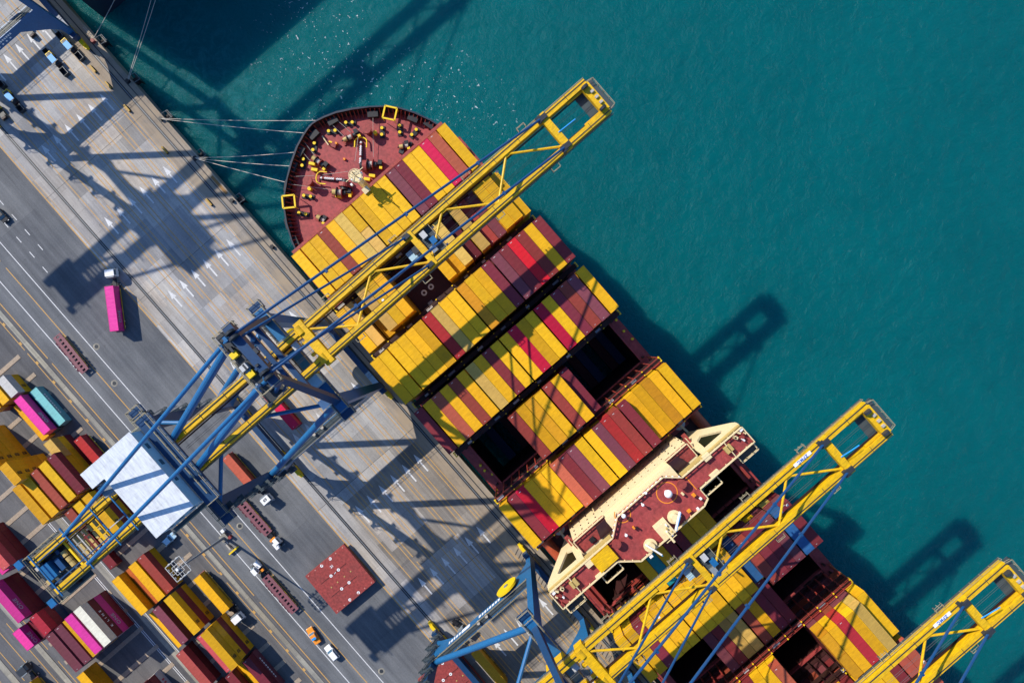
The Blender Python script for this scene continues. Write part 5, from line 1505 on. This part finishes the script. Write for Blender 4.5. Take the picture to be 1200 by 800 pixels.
MB().cbox((0,0,24.9), (.6,.6,.7)).build('winch_head', M['white'], t)
k = [(2.7,-.6,1.6,.35,.9,'rope'), (-1.6,1.3,.8,.8,1.4,'white'), (1.0,1.5,.7,.7,1.1,'hatch_red'), (4.4,-.3,.35,3.0,.8,'bright_yellow')]
for i, (x, y, dx, dy, h, m) in enumerate(k):
    lab = ('pale concrete block beside the lighting mast foot', 'white cabinet beside the lighting mast foot', 'red cabinet beside the lighting mast foot', 'yellow barrier guarding the lighting mast foot')[i]
    nm = ('guard_block', 'control_cabinet', 'control_cabinet', 'guard_barrier')[i]
    o = MB().box(-dx/2, dx/2, -dy/2, dy/2, 0, h).build(nm, M[m], loc=(a[0]+x, a[1]+y, 0))
    MB().box(-dx/2-.04, dx/2+.04, -dy/2-.04, dy/2+.04, h, h+.06).build('lid', M[m], o)
    tag(o, lab, 'cabinet' if 'cabinet' in nm else 'barrier')

# ------------------------------------------------------------------ mooring ropes
def rope(b, e, label, sag=1.2):
    n = 14; pts = []
    for i in range(n+1):
        t_ = i/n; p = b.lerp(e, t_); p.z -= sag*4*t_*(1-t_); pts.append(p)
    o = MB().path(pts, .085, 5).build('mooring_rope', M['rope'])
    tag(o, label, 'rope', 'mooring ropes')
rope(BOL[2], at3(391,141,17.6), 'upper of the two straight ropes running to the bow tip', 1.0)
rope(BOL[2]+Vector((.3,.1,0)), at3(369,157,17.6), 'lower of the two straight ropes running to the bow tip', .8)
rope(BOL[3], at3(351,178,17.6), 'topmost of the three fanned ropes to the bow', 1.0)
rope(BOL[3]+Vector((.3,.1,0)), at3(345,195,17.6), 'middle of the three fanned ropes to the bow', .8)
rope(BOL[3]+Vector((.5,.2,0)), at3(336,214,17.6), 'lowest of the three fanned ropes, ending at the quay side of the bow', .7)
rope(BOL[0], Vector((-143.8, 1.0, 11)), 'rope from the red bollard to the neighbouring ship', 1.0)
rope(BOL[1], Vector((-143.8, 10.0, 11)), 'first rope from the second bollard to the neighbouring ship', 1.0)
rope(BOL[1]+Vector((.2,.2,0)), Vector((-143.8, 14.0, 11)), 'second rope from the second bollard to the neighbouring ship', 1.0)

# ================================================================== light, sky, camera
EL, AZ_ = 38.0, (.966, .258)
n_ = math.hypot(*AZ_); dx, dy = AZ_[0]/n_, AZ_[1]/n_
sun = bpy.data.lights.new('sun', 'SUN'); sun.energy = 5.0; sun.angle = R(.53); sun.color = (1, .925, .82)
so = bpy.data.objects.new('sun', sun); COL.objects.link(so)
so.rotation_euler = Vector((dx*math.cos(R(EL)), dy*math.cos(R(EL)), -math.sin(R(EL)))).to_track_quat('-Z', 'Y').to_euler()
w = bpy.data.worlds.new('World'); scene.world = w; w.use_nodes = True
t = w.node_tree; bg = t.nodes['Background']
sk = t.nodes.new('ShaderNodeTexSky'); sk.sky_type = 'NISHITA'; sk.sun_disc = False
sk.sun_elevation = R(EL); sk.sun_rotation = math.atan2(-dx, -dy)
sk.air_density = 1.0; sk.dust_density = .6; sk.ozone_density = 2.0
t.links.new(mixc(t, 'MULTIPLY', 1.0, sk.outputs[0], (.66,.95,1.30)), bg.inputs['Color']); bg.inputs['Strength'].default_value = .125
cam = bpy.data.cameras.new('camera'); co = bpy.data.objects.new('camera', cam); COL.objects.link(co)
cam.sensor_width = 36; cam.lens = FPX/1200*36; cam.clip_end = 6000; cam.clip_start = 1
co.location = (0, 0, HCAM); co.rotation_euler = (0, 0, R(TH))
scene.camera = co
scene.view_settings.view_transform = 'Standard'; scene.view_settings.look = 'None'
scene.view_settings.exposure = 0.25; scene.view_settings.gamma = 1.0; scene.view_settings.use_curve_mapping = False
